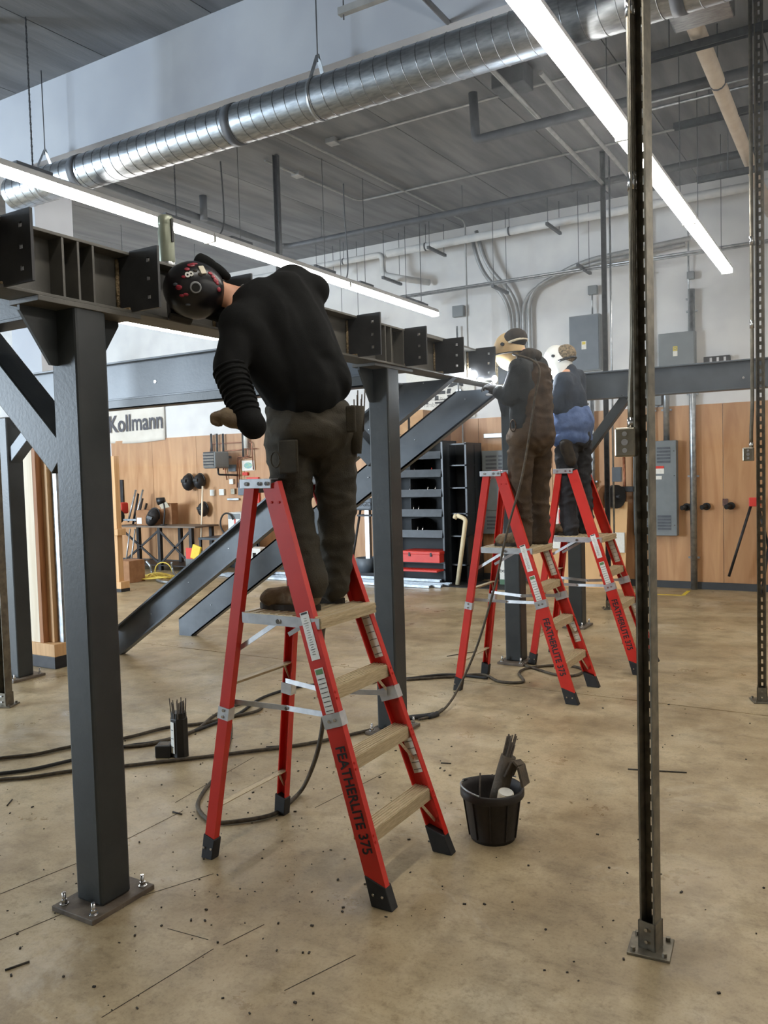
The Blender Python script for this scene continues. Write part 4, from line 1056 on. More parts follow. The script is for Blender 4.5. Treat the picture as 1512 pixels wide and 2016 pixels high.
for (a, b, lb) in (((890, 603), (912, 622), 'grey junction box on the wall above the weld smoke'), ((1157, 563), (1175, 578), 'small junction box high on the wall behind the light row'), ((1352, 535), (1366, 548), 'small box on the wall under the end of the bright light row')):
    q, *_ = wbox('junction_box', lb, a[0], a[1], b[0], b[1], .08, 'grey_panel', 'electrical box')
for k, (px_, py_) in enumerate(((1352, 998), (1391, 997), (1439, 996))):
    p = at(px_, py_, Y=12.15); q = thing('wall_outlet', 'round black outlet on the plywood, ' + ['left', 'middle', 'right'][k] + ' of three', 'outlet', p)
    MB().cyl((p.x, 12.178, p.z), (p.x, 12.12, p.z), .052, n=20).build('flange', 'black_plastic', q)
    MB().cyl((p.x, 12.12, p.z), (p.x - .05, 12.05, p.z - .01), .034, n=16).build('spout', 'black_plastic', q)
    if k == 2: MB().box((p.x - .11, 12.165, p.z + .0), (p.x - .04, 12.178, p.z + .1)).build('switch_plate', 'chrome', q)
q = thing('pipe_tripod', 'dark tripod pipe stand leaning against the plywood at the right edge', 'stand', (-1.35, 12.0, 0))
for (a, b) in (((1480, 990), (1435, 1135)), ((1490, 985), (1515, 1085)), ((1512, 1080), (1500, 1170))):
    MB().tube([at(*a, Y=12.0), at(*b, Y=11.9)], .018, 8).build('leg', 'dark_iron', q)
p = at(1486, 988, Y=12.0); MB().box((p.x - .07, 11.95, p.z - .06), (p.x + .07, 12.05, p.z + .06)).build('head', 'red_box', q, bevel=.01)

# leaning boards, crates and reels at the right
q = thing('plywood_sheet', 'pale plywood sheet leaning on the wall behind the far ladders', 'board', (-3.75, 11.85, 0))
MB().bar((-3.72, 11.78, 0.0), (-3.72, 12.0, 1.25), 1.42, .02, (0, 1, 0)).build('sheet', 'board_ply', q)
for (a, b, mt, nm, lb) in (((1092, 1000), (1128, 1046), 'label_white', 'white_carton', 'white carton beside the leg of the farthest welder'), ((1100, 1003), (1112, 1036), 'label_red', 'red_notice', 'pink red notice between the farthest ladder rails'),
                       ((1203, 1048), (1231, 1088), 'label_white', 'white_carton', 'white carton with a red line at the right of the farthest ladder'), ((1084, 1046), (1108, 1080), 'label_white', 'white_carton', 'white carton under the farthest platform')):
    a_, b_ = at(*a, Y=11.85), at(*b, Y=11.85); yy = 11.775 + .176 * min(a_.z, b_.z) - (.012 if mt == 'label_white' else .055)
    o = MB().box((min(a_.x, b_.x), yy - .04, 0 if mt == 'label_white' and False else min(a_.z, b_.z)), (max(a_.x, b_.x), yy, max(a_.z, b_.z))).build(nm, mt, bevel=.004); tag(o, lb, 'carton' if 'carton' in nm else 'notice')
q = thing('fire_carton', 'white and green carton printed with extinguisher lettering', 'carton', (-4.9, 11.7, 0))
a_, b_ = at(983, 1095, Y=11.6), at(1006, 1140, Y=11.6)
MB().box((a_.x, 11.6, 0), (b_.x + .1, 11.8, a_.z)).build('carton', 'label_white', q, bevel=.004)
MB().box((a_.x - .002, 11.597, 0), (b_.x + .102, 11.802, .09)).build('green_band', 'green_box', q)
text('lettering', 'Fire', .075, 'ink', q, frame(((a_.x + b_.x) / 2 + .06, 11.597, a_.z * .72), XR, YU), sx=.8)
text('lettering', 'Extinguisher', .075, 'ink', q, frame(((a_.x + b_.x) / 2 + .06, 11.597, a_.z * .5), XR, YU), sx=.8)
for k, px_ in enumerate((1190, 1210)):
    p = at(px_, 978, Y=11.85); q = thing('cable_reel', ['rust brown', 'black'][k] + ' disc reel hung behind the far dark strut', 'reel', p)
    MB().cyl((p.x - .03, 11.9, p.z), (p.x + .03, 11.86, p.z), .17, n=24).build('disc', ['dark_card', 'rubber'][k], q)
    MB().cyl((p.x - .05, 11.92, p.z), (p.x + .09, 11.83, p.z), .03, n=12).build('hub', 'dark_iron', q)
q = thing('valve_pipe', 'brown pipe with clamp bracket right of the far dark strut', 'pipe', at(1228, 1000, Y=12.05))
MB().tube([at(1228, 890, Y=12.05), at(1231, 998, Y=12.05)], .022, 8).build('run', 'copper', q)
p = at(1229, 963, Y=12.05); MB().box((p.x - .14, 12.0, p.z - .04), (p.x + .14, 12.1, p.z + .04)).build('bracket', 'dark_iron', q, bevel=.008)
p = at(1231, 1000, Y=12.05)

# ------------------------------------------------------------------ parts shelf
SX0, SX1, SY0, SY1, SZ1 = -6.95, -5.66, 11.35, 11.85, 2.24
q = thing('parts_shelf', 'black steel parts shelf with lipped bins behind the second post', 'shelf', ((SX0 + SX1) / 2, 11.6, 0))
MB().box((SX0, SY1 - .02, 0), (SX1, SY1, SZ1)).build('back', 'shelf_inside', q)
MB().box((SX0, SY0, 0), (SX0 + .03, SY1, SZ1)).build('side', 'black_shelf', q); MB().box((SX1 - .03, SY0, 0), (SX1, SY1, SZ1)).build('side', 'black_shelf', q)
MB().box((SX0, SY0, SZ1 - .02), (SX1, SY1, SZ1)).build('top', 'black_shelf', q)
for k, zz in enumerate((.34, .74, 1.07, 1.38, 1.69, 1.97)):
    s_ = MB().box((SX0 + .03, SY0, zz - .01), (SX1 - .03, SY1 - .02, zz + .01)).build('shelf_board', 'black_shelf', q)
    if k: MB().bar((SX0 + .03, SY0 - .01, zz + .05), (SX1 - .03, SY0 - .01, zz + .05), .012, .12, (0, .25, 1)).build('bin_lip', 'shelf_lip', s_)
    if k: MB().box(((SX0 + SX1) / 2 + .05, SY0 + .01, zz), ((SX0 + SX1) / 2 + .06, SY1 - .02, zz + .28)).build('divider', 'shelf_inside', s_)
sd = thing('side_shelf', 'open black shelf frame right of the parts shelf', 'shelf', (-5.4, 11.7, 0))
for xx in (-5.65, -5.36):
    MB().box((xx, 11.5, 0), (xx + .03, 11.53, 2.2)).build('upright', 'black_shelf', sd); MB().box((xx, 12.05, 0), (xx + .03, 12.08, 2.2)).build('upright', 'black_shelf', sd)
for zz in (.3, .75, 1.1, 1.5, 1.85, 2.18): MB().box((-5.64, 11.5, zz - .01), (-5.33, 12.08, zz + .01)).build('shelf_board', 'black_shelf', sd)
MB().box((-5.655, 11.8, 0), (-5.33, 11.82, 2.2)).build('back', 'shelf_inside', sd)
MB().box((-5.35, 11.53, 0), (-5.335, 12.05, 2.2)).build('side', 'black_shelf', sd)
MB().box((-5.66, 11.5, 0), (-5.65, 11.8, 2.2)).build('side', 'black_shelf', sd)
q = thing('toolbox', 'red metal toolbox on the bottom of the parts shelf', 'toolbox', (-6.0, 11.3, .2))
MB().box((-6.36, 11.2, .355), (-5.68, 11.34 + .3, .50)).build('body', 'red_box', q, bevel=.006)
MB().box((-6.44, 11.1, .22), (-5.68, 11.34, .25)).build('drop_tray', 'red_box', q, bevel=.004)
MB().box((-6.37, 11.19, .48), (-5.67, 11.65, .53)).build('lid', 'red_box', q, bevel=.01)
for xx in (-6.22, -5.84): MB().box((xx, 11.185, .45), (xx + .03, 11.2, .51)).build('latch', 'dark_iron', q)
for k, (px_, py_, mt, lb) in enumerate(((815, 925, 'label_white', 'small white cone on the second shelf of the parts shelf'), (850, 922, 'label_red', 'small red cone on the second shelf of the parts shelf'))):
    p = at(px_, py_, Y=11.5); o = MB().lathe([(.03, 0), (.016, .03), (.006, .12), (0, .13)], (p.x, 11.5, 1.70), 12).build('nozzle_cone', mt); tag(o, lb, 'cone')
for k, (px_, py_, zz) in enumerate(((840, 968, 1.39), (855, 966, 1.39), (868, 968, 1.39), (805, 968, 1.39), (812, 1008, 1.08), (822, 1008, 1.08), (870, 1008, 1.08), (820, 1045, .75), (830, 1045, .75))):
    p = at(px_, py_, Y=11.45); o = thing('metal_fitting', 'small metal fitting, ' + ['left of three in the middle bin', 'middle of three in the middle bin', 'right of three in the middle bin', 'alone at left in the middle bin', 'left of a pair in the fourth bin', 'right of a pair in the fourth bin', 'alone at right in the fourth bin', 'left of a pair in the lowest bin', 'right of a pair in the lowest bin'][k], 'fitting', (p.x, 11.45, zz), 'fittings in the shelf bins')
    MB().cyl((p.x, 11.45, zz), (p.x + .03, 11.45, zz + .15), .012, n=8).build('shank', 'chrome', o); MB().ell((p.x, 11.45, zz + .03), (.03, .02, .025), n=8, mrings=5).build('knob', 'galv', o)
for (x0, z0, w_, h_, lb, mt) in ((-6.8, 2.24, .55, .42, 'brown carton with a red printed curve on top of the parts shelf', 'cardboard'), (-6.3, 2.24, .28, .5, 'tall tan carton with an open flap on top of the parts shelf', 'cardboard'), (-5.95, 2.24, .22, .2, 'low dark carton at the right end on top of the parts shelf', 'dark_card')):
    q = thing('cardboard_box', lb, 'box', (x0 + w_ / 2, 11.6, z0))
    MB().box((x0, 11.42, z0), (x0 + w_, 11.8, z0 + h_)).build('carton', mt, q, bevel=.004)
    MB().bar((x0, 11.42, z0 + h_), (x0 - .02, 11.3, z0 + h_ + .06), .004, w_ * .5, (1, 0, 0)).build('flap', mt, q)
    if w_ > .5:
        text('lettering', 'Mo Cu', .09, 'ink', q, frame((x0 + .3, 11.417, z0 + .1), XR, YU))
        MB().tube([V((x0 + .27 + .09 * math.cos(t), 11.416, z0 + .27 + .05 * math.sin(t))) for t in [PI + .3 + (PI - .6) * j / 8 for j in range(9)]], .008, 6).build('printed_curve', 'label_red', q)
for k in range(4):
    p = V((-6.1 + .1 * k, 11.45, 2.26)); o = MB().cyl(p, p + V((.16, 0, .05 + .02 * k)), .014, n=8).build('loose_tool', 'chrome'); tag(o, 'shiny tool on top of the parts shelf, ' + ['leftmost and flattest', 'second from the left', 'third from the left', 'rightmost and steepest'][k], 'tool', 'tools on top of the parts shelf')
q = thing('plastic_pipe', 'cream plastic pipe with elbow standing right of the shelf', 'pipe', at(903, 1145, Y=11.45))
p0, p1 = at(903, 1143, Y=11.4), at(917, 1022, Y=11.45)
MB().tube(round_path([V((p0.x, 11.35, .0)), p1, p1 + V((-.14, -.02, .06))], .05), .034, 12).build('run', 'pvc', q)
MB().lathe([(.034, 0), (.042, 0), (.042, .05), (.034, .05)], p1 + V((-.14, -.02, .03)), 12, (-1, 0, .4)).build('collar', 'pvc', q)
q, x0, x1, z0, z1, y0 = wbox('green_case', 'dark green box on the plywood beside the panel', 915, 967, 944, 992, .08, 'green_box', 'box')
q, x0, x1, z0, z1, y0 = wbox('outlet_box', 'small steel outlet below the green box', 928, 996, 937, 1008, .05, 'chrome_box', 'outlet')
q, x0, x1, z0, z1, y0 = wbox('wall_lamp', 'slim grey wall lamp bar on the plywood left of the brown overalls', 952, 854, 992, 861, .07, 'galv', 'lamp')
# wall sign
a_, b_ = at(800, 738, Y=12.17), at(935, 815, Y=12.17)
q = thing('wall_sign', 'white sign with striped black letters seen between the stair stringers', 'sign', ((a_.x + b_.x) / 2, 12.17, b_.z))
MB().box((a_.x, 12.165, b_.z - .05), (b_.x, 12.199, a_.z + .2)).build('board', 'label_white', q)
p = at(881, 775, Y=12.16)
text('lettering', 'TEC', .46, 'ink', q, frame((p.x - .12, 12.164, p.z), XR, YU), off=.012)
for k in range(3): MB().box((p.x - .6, 12.161, p.z - .12 + k * .1), (p.x + .45, 12.163, p.z - .10 + k * .1)).build('stripe', 'label_white', q)
p = at(866, 787, Y=12.16); text('lettering', 'Purpose Pipe', .1, 'grey_ink', q, frame((p.x - .1, 12.164, p.z), XR, YU))
p = at(866, 796, Y=12.16); text('lettering', 'Plumbing - Comm', .1, 'grey_ink', q, frame((p.x + .02, 12.164, p.z), XR, YU))

# strut lengths on the floor before the back wall
for k in range(6):
    yy = 10.95 + .09 * k - (.12 if k == 5 else 0); zz = .0 if k != 5 else .045
    xa, xb = -10.1 + .35 * random.random(), -5.75 + .3 * random.random()
    mb = MB().box((xa, yy - .03, zz), (xb, yy + .03, zz + .006)).box((xa, yy - .03, zz), (xb, yy - .024, zz + .042)).box((xa, yy + .024, zz), (xb, yy + .03, zz + .042))
    tag(mb.build('strut_length', 'galv'), 'galvanised strut length on the floor, ' + ['nearest the camera of the bundle', 'second nearest of the bundle', 'third in the bundle', 'fourth in the bundle', 'farthest in the bundle', 'the one lying on top of the others'][k], 'strut', 'strut lengths on the floor')
tag(MB().box((-7.3, 11.15, 0), (-4.6, 11.9, .012)).build('floor_mat', 'rubber'), 'black mat on the floor under the parts shelf', 'mat')
# threading stand
q = thing('pipe_machine', 'grey pipe machine on a steel stand left of the second post', 'machine', (-7.3, 11.6, 0))
a_ = at(716, 993, Y=11.5)
MB().box((a_.x - .28, 11.5, a_.z - .1), (a_.x + .15, 11.75, a_.z + .1)).build('head', 'bluegrey', q, bevel=.03)
text('lettering', 'RIDGID', .1, 'ink', q, frame((a_.x - .02, 11.497, a_.z), XR, YU))
MB().box((a_.x - .02, 11.55, .1), (a_.x + .06, 11.63, a_.z - .1)).build('column', 'alu', q)
MB().tube([(a_.x - .1, 11.55, a_.z - .1), (a_.x - .3, 11.5, .1)], .02, 8).build('leg', 'dark_iron', q)
MB().box((a_.x - .14, 11.5, a_.z - .2), (a_.x + .14, 11.7, a_.z - .17)).build('tray', 'dark_iron', q)
MB().lathe([(.0, .12), (.14, .12), (.19, .36), (.185, .36), (.135, .13), (0, .13)], (a_.x, 11.55, 0), 20).build('oil_bucket', 'bluegrey', q)
MB().box((a_.x - .2, 11.45, 0), (a_.x + .2, 11.75, .12)).build('foot', 'dark_iron', q)

# ------------------------------------------------------------------ left back corner
a_, b_ = at(196, 790, Y=12.17), at(326, 868, Y=12.17)
q = thing('banner', 'cream cloth banner hand painted with dark letters on the back wall', 'banner', ((a_.x + b_.x) / 2, 12.17, b_.z))
mb = MB(); nx, nz = 40, 14; vs = []
BX0, BX1, BZa, BZb = a_.x - .8, b_.x, b_.z + .01, 3.55
bw = lambda u, v: .03 + .016 * math.sin(9 * u + 4 * v) * (1 - v) + .01 * math.sin(23 * u - 7 * v) * (1 - v)
for j in range(nz + 1):
    for i in range(nx + 1):
        u, v = i / nx, j / nz; vs.append((BX0 + (BX1 - BX0) * u, WALLY - bw(u, v) - .012, BZa + (BZb - BZa) * v + .02 * math.sin(7 * u) * (1 - v)))
mb.add(vs, [[j * (nx + 1) + i, j * (nx + 1) + i + 1, (j + 1) * (nx + 1) + i + 1, (j + 1) * (nx + 1) + i] for j in range(nz) for i in range(nx)], True)
bo = mb.build('cloth', 'canvas', q); md = bo.modifiers.new('thickness', 'SOLIDIFY'); md.thickness = .003
p = at(265, 833, Y=12.12); t = text('lettering', 'Kollmann', .50, 'paint_ink', q, frame((p.x, 12.13, p.z), V((1, 0, .015)), YU), off=.007, sx=.84)
q = thing('unit_heater', 'grey unit heater with louvres hung on the plywood', 'heater', at(411, 922, Y=11.75))
a_, b_ = at(398, 890, Y=11.6), at(424, 922, Y=11.6)
MB().box((a_.x, 11.6, b_.z), (b_.x, 12.0, a_.z)).build('case', 'grey_panel', q, bevel=.03)
for k in range(5):
    zz = b_.z + (a_.z - b_.z) * (.14 + .18 * k); MB().bar((a_.x + .03, 11.59, zz), (b_.x - .03, 11.59, zz), .03, .012, (0, 1, .6)).build('louvre', 'alu', q)
    MB().box((a_.x + .03, 11.592, zz + .012), (b_.x - .03, 11.602, zz + .04)).build('slot', 'shelf_inside', q)
MB().box((a_.x + .1, 12.0, a_.z - .12), (b_.x - .1, 12.178, a_.z - .08)).build('wall_bracket', 'dark_iron', q)
MB().tube(round_path([((a_.x + b_.x) / 2, 11.85, b_.z), ((a_.x + b_.x) / 2, 11.85, b_.z - .12), (b_.x + .12, 12.1, b_.z - .14)], .04), .018, 8).build('valve_pipe', 'dark_iron', q)
for k, pl in enumerate(([(414, 890), (415, 874), (495, 870), (499, 925)], [(440, 925), (440, 888), (505, 883)], [(467, 960), (467, 900), (488, 898), (488, 866)], [(471, 960), (471, 903), (492, 900)], [(447, 945), (443, 925), (440, 905)])):
    tag(MB().tube(round_path([at(a, b, Y=12.13) for a, b in pl], .05), .012, 6).build('copper_pipe', 'copper'), ['copper pipe looping over the heater', 'copper pipe running right from the heater', 'outer copper pipe up the wall above the switches', 'inner copper pipe up the wall above the switches', 'short copper pipe beside the heater'][k], 'pipe')
for k, px_ in enumerate((416, 427, 439, 478)):
    p = at(px_, 866, Y=12.12); tag(MB().tube([(p.x, 12.12, p.z - .32), (p.x, 12.12, p.z + .12)], .022, 8).build('pipe_drop', 'dark_iron'), ['leftmost', 'second', 'third', 'rightmost'][k] + ' dark pipe coming down over the heater', 'pipe')
p = at(484, 868, Y=12.1); tag(MB().tube([(p.x, 12.1, p.z - .14), (p.x, 12.1, p.z + .3)], .045, 12).build('vent_pipe', 'white_plastic'), 'white plastic vent pipe above the wall poster', 'pipe')
a_, b_ = at(475, 907, Y=12.15), at(500, 926, Y=12.15)
q = thing('poster', 'small white poster with a blue green oval', 'poster', ((a_.x + b_.x) / 2, 12.16, b_.z))
MB().box((a_.x, 12.165, b_.z), (b_.x, 12.177, a_.z)).build('sheet', 'label_white', q)
MB().ell(((a_.x + b_.x) / 2, 12.165, (a_.z + b_.z) / 2), (.1, .002, .06)).build('oval', 'poster_blue', q)
for (a, b, mt, nm, lb, cat) in (((451, 943), (459, 953), 'white_plastic', 'wall_switch', 'white switch box on the plywood right of the hung helmets', 'switch'), ((413, 964), (421, 976), 'white_plastic', 'thermostat', 'white rounded thermostat on the plywood', 'thermostat'),
                                ((431, 963), (441, 975), 'white_plastic', 'wall_switch', 'white switch plate right of the thermostat', 'switch'), ((454, 962), (462, 973), 'chrome_box', 'wall_switch', 'steel switch box nearest the ladder top', 'switch'),
                                ((449, 915), (464, 928), 'bluegrey', 'control_box', 'blue grey control box right of the heater', 'electrical box'), ((447, 981), (470, 985), 'galv', 'wall_rail', 'short slotted rail on the plywood below the switches', 'rail'), ((468, 950), (482, 975), 'bluegrey', 'control_box', 'grey control box behind the ladder top', 'electrical box'),
                                ((477, 930), (487, 936), 'label_red', 'red_tag', 'little red tag under the wall poster', 'tag'), ((485, 940), (510, 990), 'red_box', 'gas_manifold', 'red manifold cabinet behind the nearest ladder top', 'cabinet')):
    q, *_ = wbox(nm, lb, a[0], a[1], b[0], b[1], .05, mt, cat)
def hood(name, label, p, s=1.0, up=(0, 0, 1), fwd=(0, -1, 0)):
    q = thing(name, label, 'welding helmet', p); u = V(up).normalized(); f_ = V(fwd).normalized(); r_ = f_.cross(u); M = Matrix((r_, f_, u)).transposed()
    MB().ell(p, (.11 * s, .13 * s, .15 * s), M).build('shell', 'dark_iron', q)
    MB().obox(V(p) + f_ * .115 * s + u * .03 * s, (.11 * s, .05 * s, .06 * s), M).build('lens_frame', 'black_plastic', q, bevel=.008)
    MB().tube([V(p) - f_ * .02 + r_ * .115 * s * math.cos(t) + u * .16 * s * math.sin(t) for t in [PI * j / 10 for j in range(11)]], .012, 6).build('headband', 'black_plastic', q)
    return q
hood('welding_helmet', 'dark helmet hung on the plywood, left of the hanging pair', at(371, 950, Y=12.03), 1.1)
hood('welding_helmet', 'dark helmet hung on the plywood, right of the hanging pair', at(393, 948, Y=12.04), 1.0)
hood('welding_helmet', 'dark helmet hung lower behind the white stick', at(400, 1003, Y=12.05), .95)
tag(MB().tube([at(399, 957, Y=11.9), at(396, 1070, Y=11.85)], .018, 8).build('wood_stick', 'pale_wood'), 'long pale stick leaning on the plywood under the helmets', 'stick')
# work bench
BYF, BYB = 11.3, 11.95
b0, b1 = at(224, 1043, Y=BYF), at(384, 1037, Y=BYF); BT = .86
q = thing('work_bench', 'dark iron work bench with crossed braces in the left corner', 'bench', ((b0.x + b1.x) / 2, 11.6, 0))
MB().box((b0.x, BYF, BT - .03), (b1.x, BYB, BT)).build('top', 'bench_top', q, bevel=.003)
for xx in (b0.x + .05, at(312, 1080, Y=BYF).x, b1.x - .15):
    for yy in (BYF + .05, BYB - .05): MB().box((xx - .035, yy - .035, 0), (xx + .035, yy + .035, BT - .03)).build('leg', 'dark_iron', q)
xm = at(312, 1080, Y=BYF).x
for (xa, xb) in ((b0.x + .2, xm), (xm, b1.x - .15)):
    MB().bar((xa, BYF + .03, .12), (xb, BYF + .03, BT - .08), .02, .04).build('cross_brace', 'dark_iron', q); MB().bar((xa, BYF + .03, BT - .08), (xb, BYF + .03, .12), .02, .04).build('cross_brace', 'dark_iron', q)
MB().box((b0.x, BYF, .09), (b1.x, BYB, .11)).build('lower_shelf', 'dark_iron', q)
def bxp(px_): return at(px_, 1030, Y=11.5).x
q = thing('cardboard_box', 'brown cardboard box with white label on the work bench', 'box', (bxp(285), 11.6, BT))
MB().box((bxp(272), 11.45, BT), (bxp(298), 11.8, BT + .3)).build('carton', 'dark_card', q, bevel=.005); MB().box((bxp(274), 11.446, BT + .03), (bxp(283), 11.45, BT + .15)).build('label', 'label_white', q)
q = thing('cardboard_box', 'open carton with white flap behind the bench helmet', 'box', (bxp(308), 11.8, BT))
MB().box((bxp(297), 11.75, BT), (bxp(320), 11.93, BT + .42)).build('carton', 'dark_card', q, bevel=.005); MB().bar((bxp(300), 11.72, BT + .36), (bxp(316), 11.72, BT + .40), .14, .004, (0, 1, .6)).build('flap', 'label_cream', q)
hood('welding_helmet', 'dark welding helmet lying on the work bench beside the desk lamp', V((bxp(305), 11.45, BT + .16)), 1.15, up=(.3, .2, 1), fwd=(.3, -1, -.2))
q = thing('bench_lamp', 'black flexible bench lamp on the work bench', 'lamp', (bxp(322), 11.5, BT))
MB().tube(smooth_path([V((bxp(322), 11.5, BT)), V((bxp(325), 11.5, BT + .25)), V((bxp(324), 11.5, BT + .42)), V((bxp(321), 11.48, BT + .48))], 5), .016, 8).build('arm', 'black_plastic', q)
MB().cyl((bxp(325), 11.52, BT + .5), (bxp(316), 11.44, BT + .47), .05, .075, 16).build('shade', 'black_plastic', q); MB().cyl((bxp(322), 11.5, BT), (bxp(322), 11.5, BT + .02), .07, n=16).build('base', 'dark_iron', q)
q = thing('hand_truck', 'hand truck with a grey tyre stored on the work bench', 'cart', (bxp(240), 11.55, BT))
MB().lathe([(.05, -.035), (.13, -.035), (.15, 0), (.13, .035), (.05, .035)], (bxp(238), 11.42, BT + .17), 24, (1, -.4, 0)).build('tyre', 'rubber', q); MB().cyl((bxp(238) - .04, 11.43, BT + .17), (bxp(238) + .04, 11.41, BT + .17), .08, n=16).build('hub', 'alu', q)
for xo in (.1, .3): MB().tube([(bxp(238) + xo, 11.6, BT + .05), (bxp(238) + xo + .1, 11.75, BT + .7)], .02, 8).build('rail', 'galv', q)
MB().box((bxp(230), 11.5, BT + .22), (bxp(240), 11.7, BT + .45)).build('motor', 'red_box', q, bevel=.03)
MB().box((bxp(230), 11.5, BT + .08), (bxp(275), 11.55, BT + .12)).build('bar', 'galv', q)
q, *_ = wbox('black_board', 'black board fixed to the plywood above the work bench', 223, 945, 243, 993, .04, 'dark_iron', 'board')
for k in range(3):
    p = V((bxp(243 + 8 * k), 11.75, BT)); tag(MB().tube([p, p + V((.08, .1, .62 - .1 * k))], .022, 8).build('iron_bar', 'dark_iron'), ['tallest', 'middle', 'shortest'][k] + ' iron bar standing on the bench behind the tyre', 'bar')
for k in range(2):
    p = at(246 + 10 * k, 1115, Y=11.2); tag(MB().tube([(p.x, 11.2, .0), (p.x + .1, 11.28, BT - .06)], .016, 6).build('steel_rod', 'galv'), ['left', 'right'][k] + ' steel rod leaning under the work bench', 'rod')
q = thing('cardboard_box', 'tan cardboard box on the floor at the left end of the bench', 'box', at(246, 1150, Z=0))
p = at(246, 1148, Z=0); MB().box((p.x - .25, p.y, 0), (p.x + .12, p.y + .35, .38)).build('carton', 'dark_card', q, bevel=.006); MB().box((p.x - .1, p.y - .003, .26), (p.x - .02, p.y, .36)).build('tape', 'label_cream', q)
# timber stand near the bench
p = at(233, 1165, Z=0)
q = thing('timber_stand', 'raw timber upright with ledges beside the foreground post', 'timber', (p.x, p.y, 0))
MB().box((p.x - .08, p.y, .1), (p.x + .03, p.y + .1, 2.15)).build('upright', 'light_wood', q, bevel=.004)
MB().box((p.x - .2, p.y - .03, 0), (p.x + .1, p.y + .15, .05)).build('base', 'dark_iron', q); MB().box((p.x - .2, p.y - .03, .05), (p.x + .1, p.y + .15, .16)).build('base_block', 'light_wood', q, bevel=.004)
MB().box((p.x - .15, p.y - .05, .9), (p.x + .1, p.y + .12, 1.0)).build('ledge', 'light_wood', q, bevel=.004)
# cords and oddments on the floor
mb = MB(); p = at(295, 1138, Z=.015); pts = []
for k in range(120):
    t = k * .42; rr = .26 + .16 * math.sin(k * .37); pts.append(p + V((rr * 1.5 * math.cos(t) - .05, .75 * rr * math.sin(t), .012 * (k % 5) + .003)))
tag(MB().tube(smooth_path(pts, 3), .011, 6).build('extension_cord', 'yellow_cord'), 'yellow extension cord heaped on the floor before the bench', 'cord')
pts = [at(288, 1105, Y=10.9), at(296, 1115, Y=10.9), at(300, 1130, Y=10.9), at(312, 1143, Z=.03), at(335, 1147, Z=.03)]
tag(MB().tube(smooth_path(pts, 6), .022, 8).build('flex_conduit', 'galv'), 'bent galvanised flexible conduit on the floor by the yellow cord', 'conduit')
pts = [at(338, 1107, Y=10.9), at(341, 1125, Y=10.9), at(350, 1140, Z=.03)]
tag(MB().tube(smooth_path(pts, 6), .02, 8).build('flex_conduit', 'galv'), 'short upright bend of conduit beside the yellow loop', 'conduit')
tag(MB().tube([at(322, 1125, Y=10.95) + V((.22 * math.cos(t), 0, .17 * math.sin(t))) for t in [j * 2 * PI / 20 for j in range(18)]], .011, 6).build('cord_loop', 'yellow_cord'), 'single raised loop of yellow cord', 'cord')
p = at(378, 1112, Y=10.95)
q = thing('tool_crate', 'red and grey crate on the floor beyond the nearer stringer', 'crate', (p.x, 11.0, 0)); MB().box((p.x - .16, 10.95, 0), (p.x + .12, 11.2, .42)).build('body', 'grey_panel', q, bevel=.01); MB().box((p.x - .12, 10.93, .3), (p.x + .04, 10.95, .5)).build('front', 'red_box', q)
o = MB().bar((p.x + .12, 10.9, .3), (p.x + .2, 10.9, .55), .2, .05, (0, 1, 0)).build('yellow_bag', 'yellow', bevel=.015); tag(o, 'yellow bag on top of the red and grey crate', 'bag')
p = at(418, 1068, Y=11.3)
q = thing('steel_table', 'low dark steel table beyond the nearer stringer', 'table', (p.x, 11.5, 0)); MB().box((p.x - .3, 11.25, .62), (p.x + .6, 11.95, .66)).build('top', 'shelf_lip', q)
for xx in (p.x - .27, p.x + .57):
    for yy in (11.28, 11.92): MB().box((xx - .02, yy - .02, 0), (xx + .02, yy + .02, .62)).build('leg', 'dark_iron', q)
MB().box((p.x - .3, 11.9, .1), (p.x + .6, 11.93, .62)).build('back_panel', 'dark_wall', q)
p = at(458, 1025, Y=11.4)
q = thing('welding_machine', 'white and grey welding machine with a black looped lead', 'machine', (p.x, 11.5, .66))
MB().box((p.x - .12, 11.4, .66), (p.x + .2, 11.8, 1.12)).build('case', 'white_plastic', q, bevel=.02); MB().box((p.x - .1, 11.396, 1.0), (p.x + .18, 11.4, 1.1)).build('panel', 'grey_panel', q); MB().box((p.x + .04, 11.395, .68), (p.x + .07, 11.4, 1.0)).build('stripe', 'red_box', q)
MB().tube([V((p.x - .1, 11.36, .92)) + V((.16 * math.cos(t), 0, .19 * math.sin(t))) for t in [.4 + j * 2 * PI / 20 for j in range(18)]], .016, 8).build('lead', 'cable_black', q)
p = at(500, 1105, Y=11.0)
q = thing('welding_machine', 'white box machine with small screen seen between the stringers', 'machine', (p.x, 11.1, 0)); MB().box((p.x - .2, 11.0, .0), (p.x + .15, 11.3, .52)).build('case', 'white_plastic', q, bevel=.02); MB().box((p.x - .02, 10.995, .32), (p.x + .05, 11.0, .44)).build('screen', 'glass_dark', q)

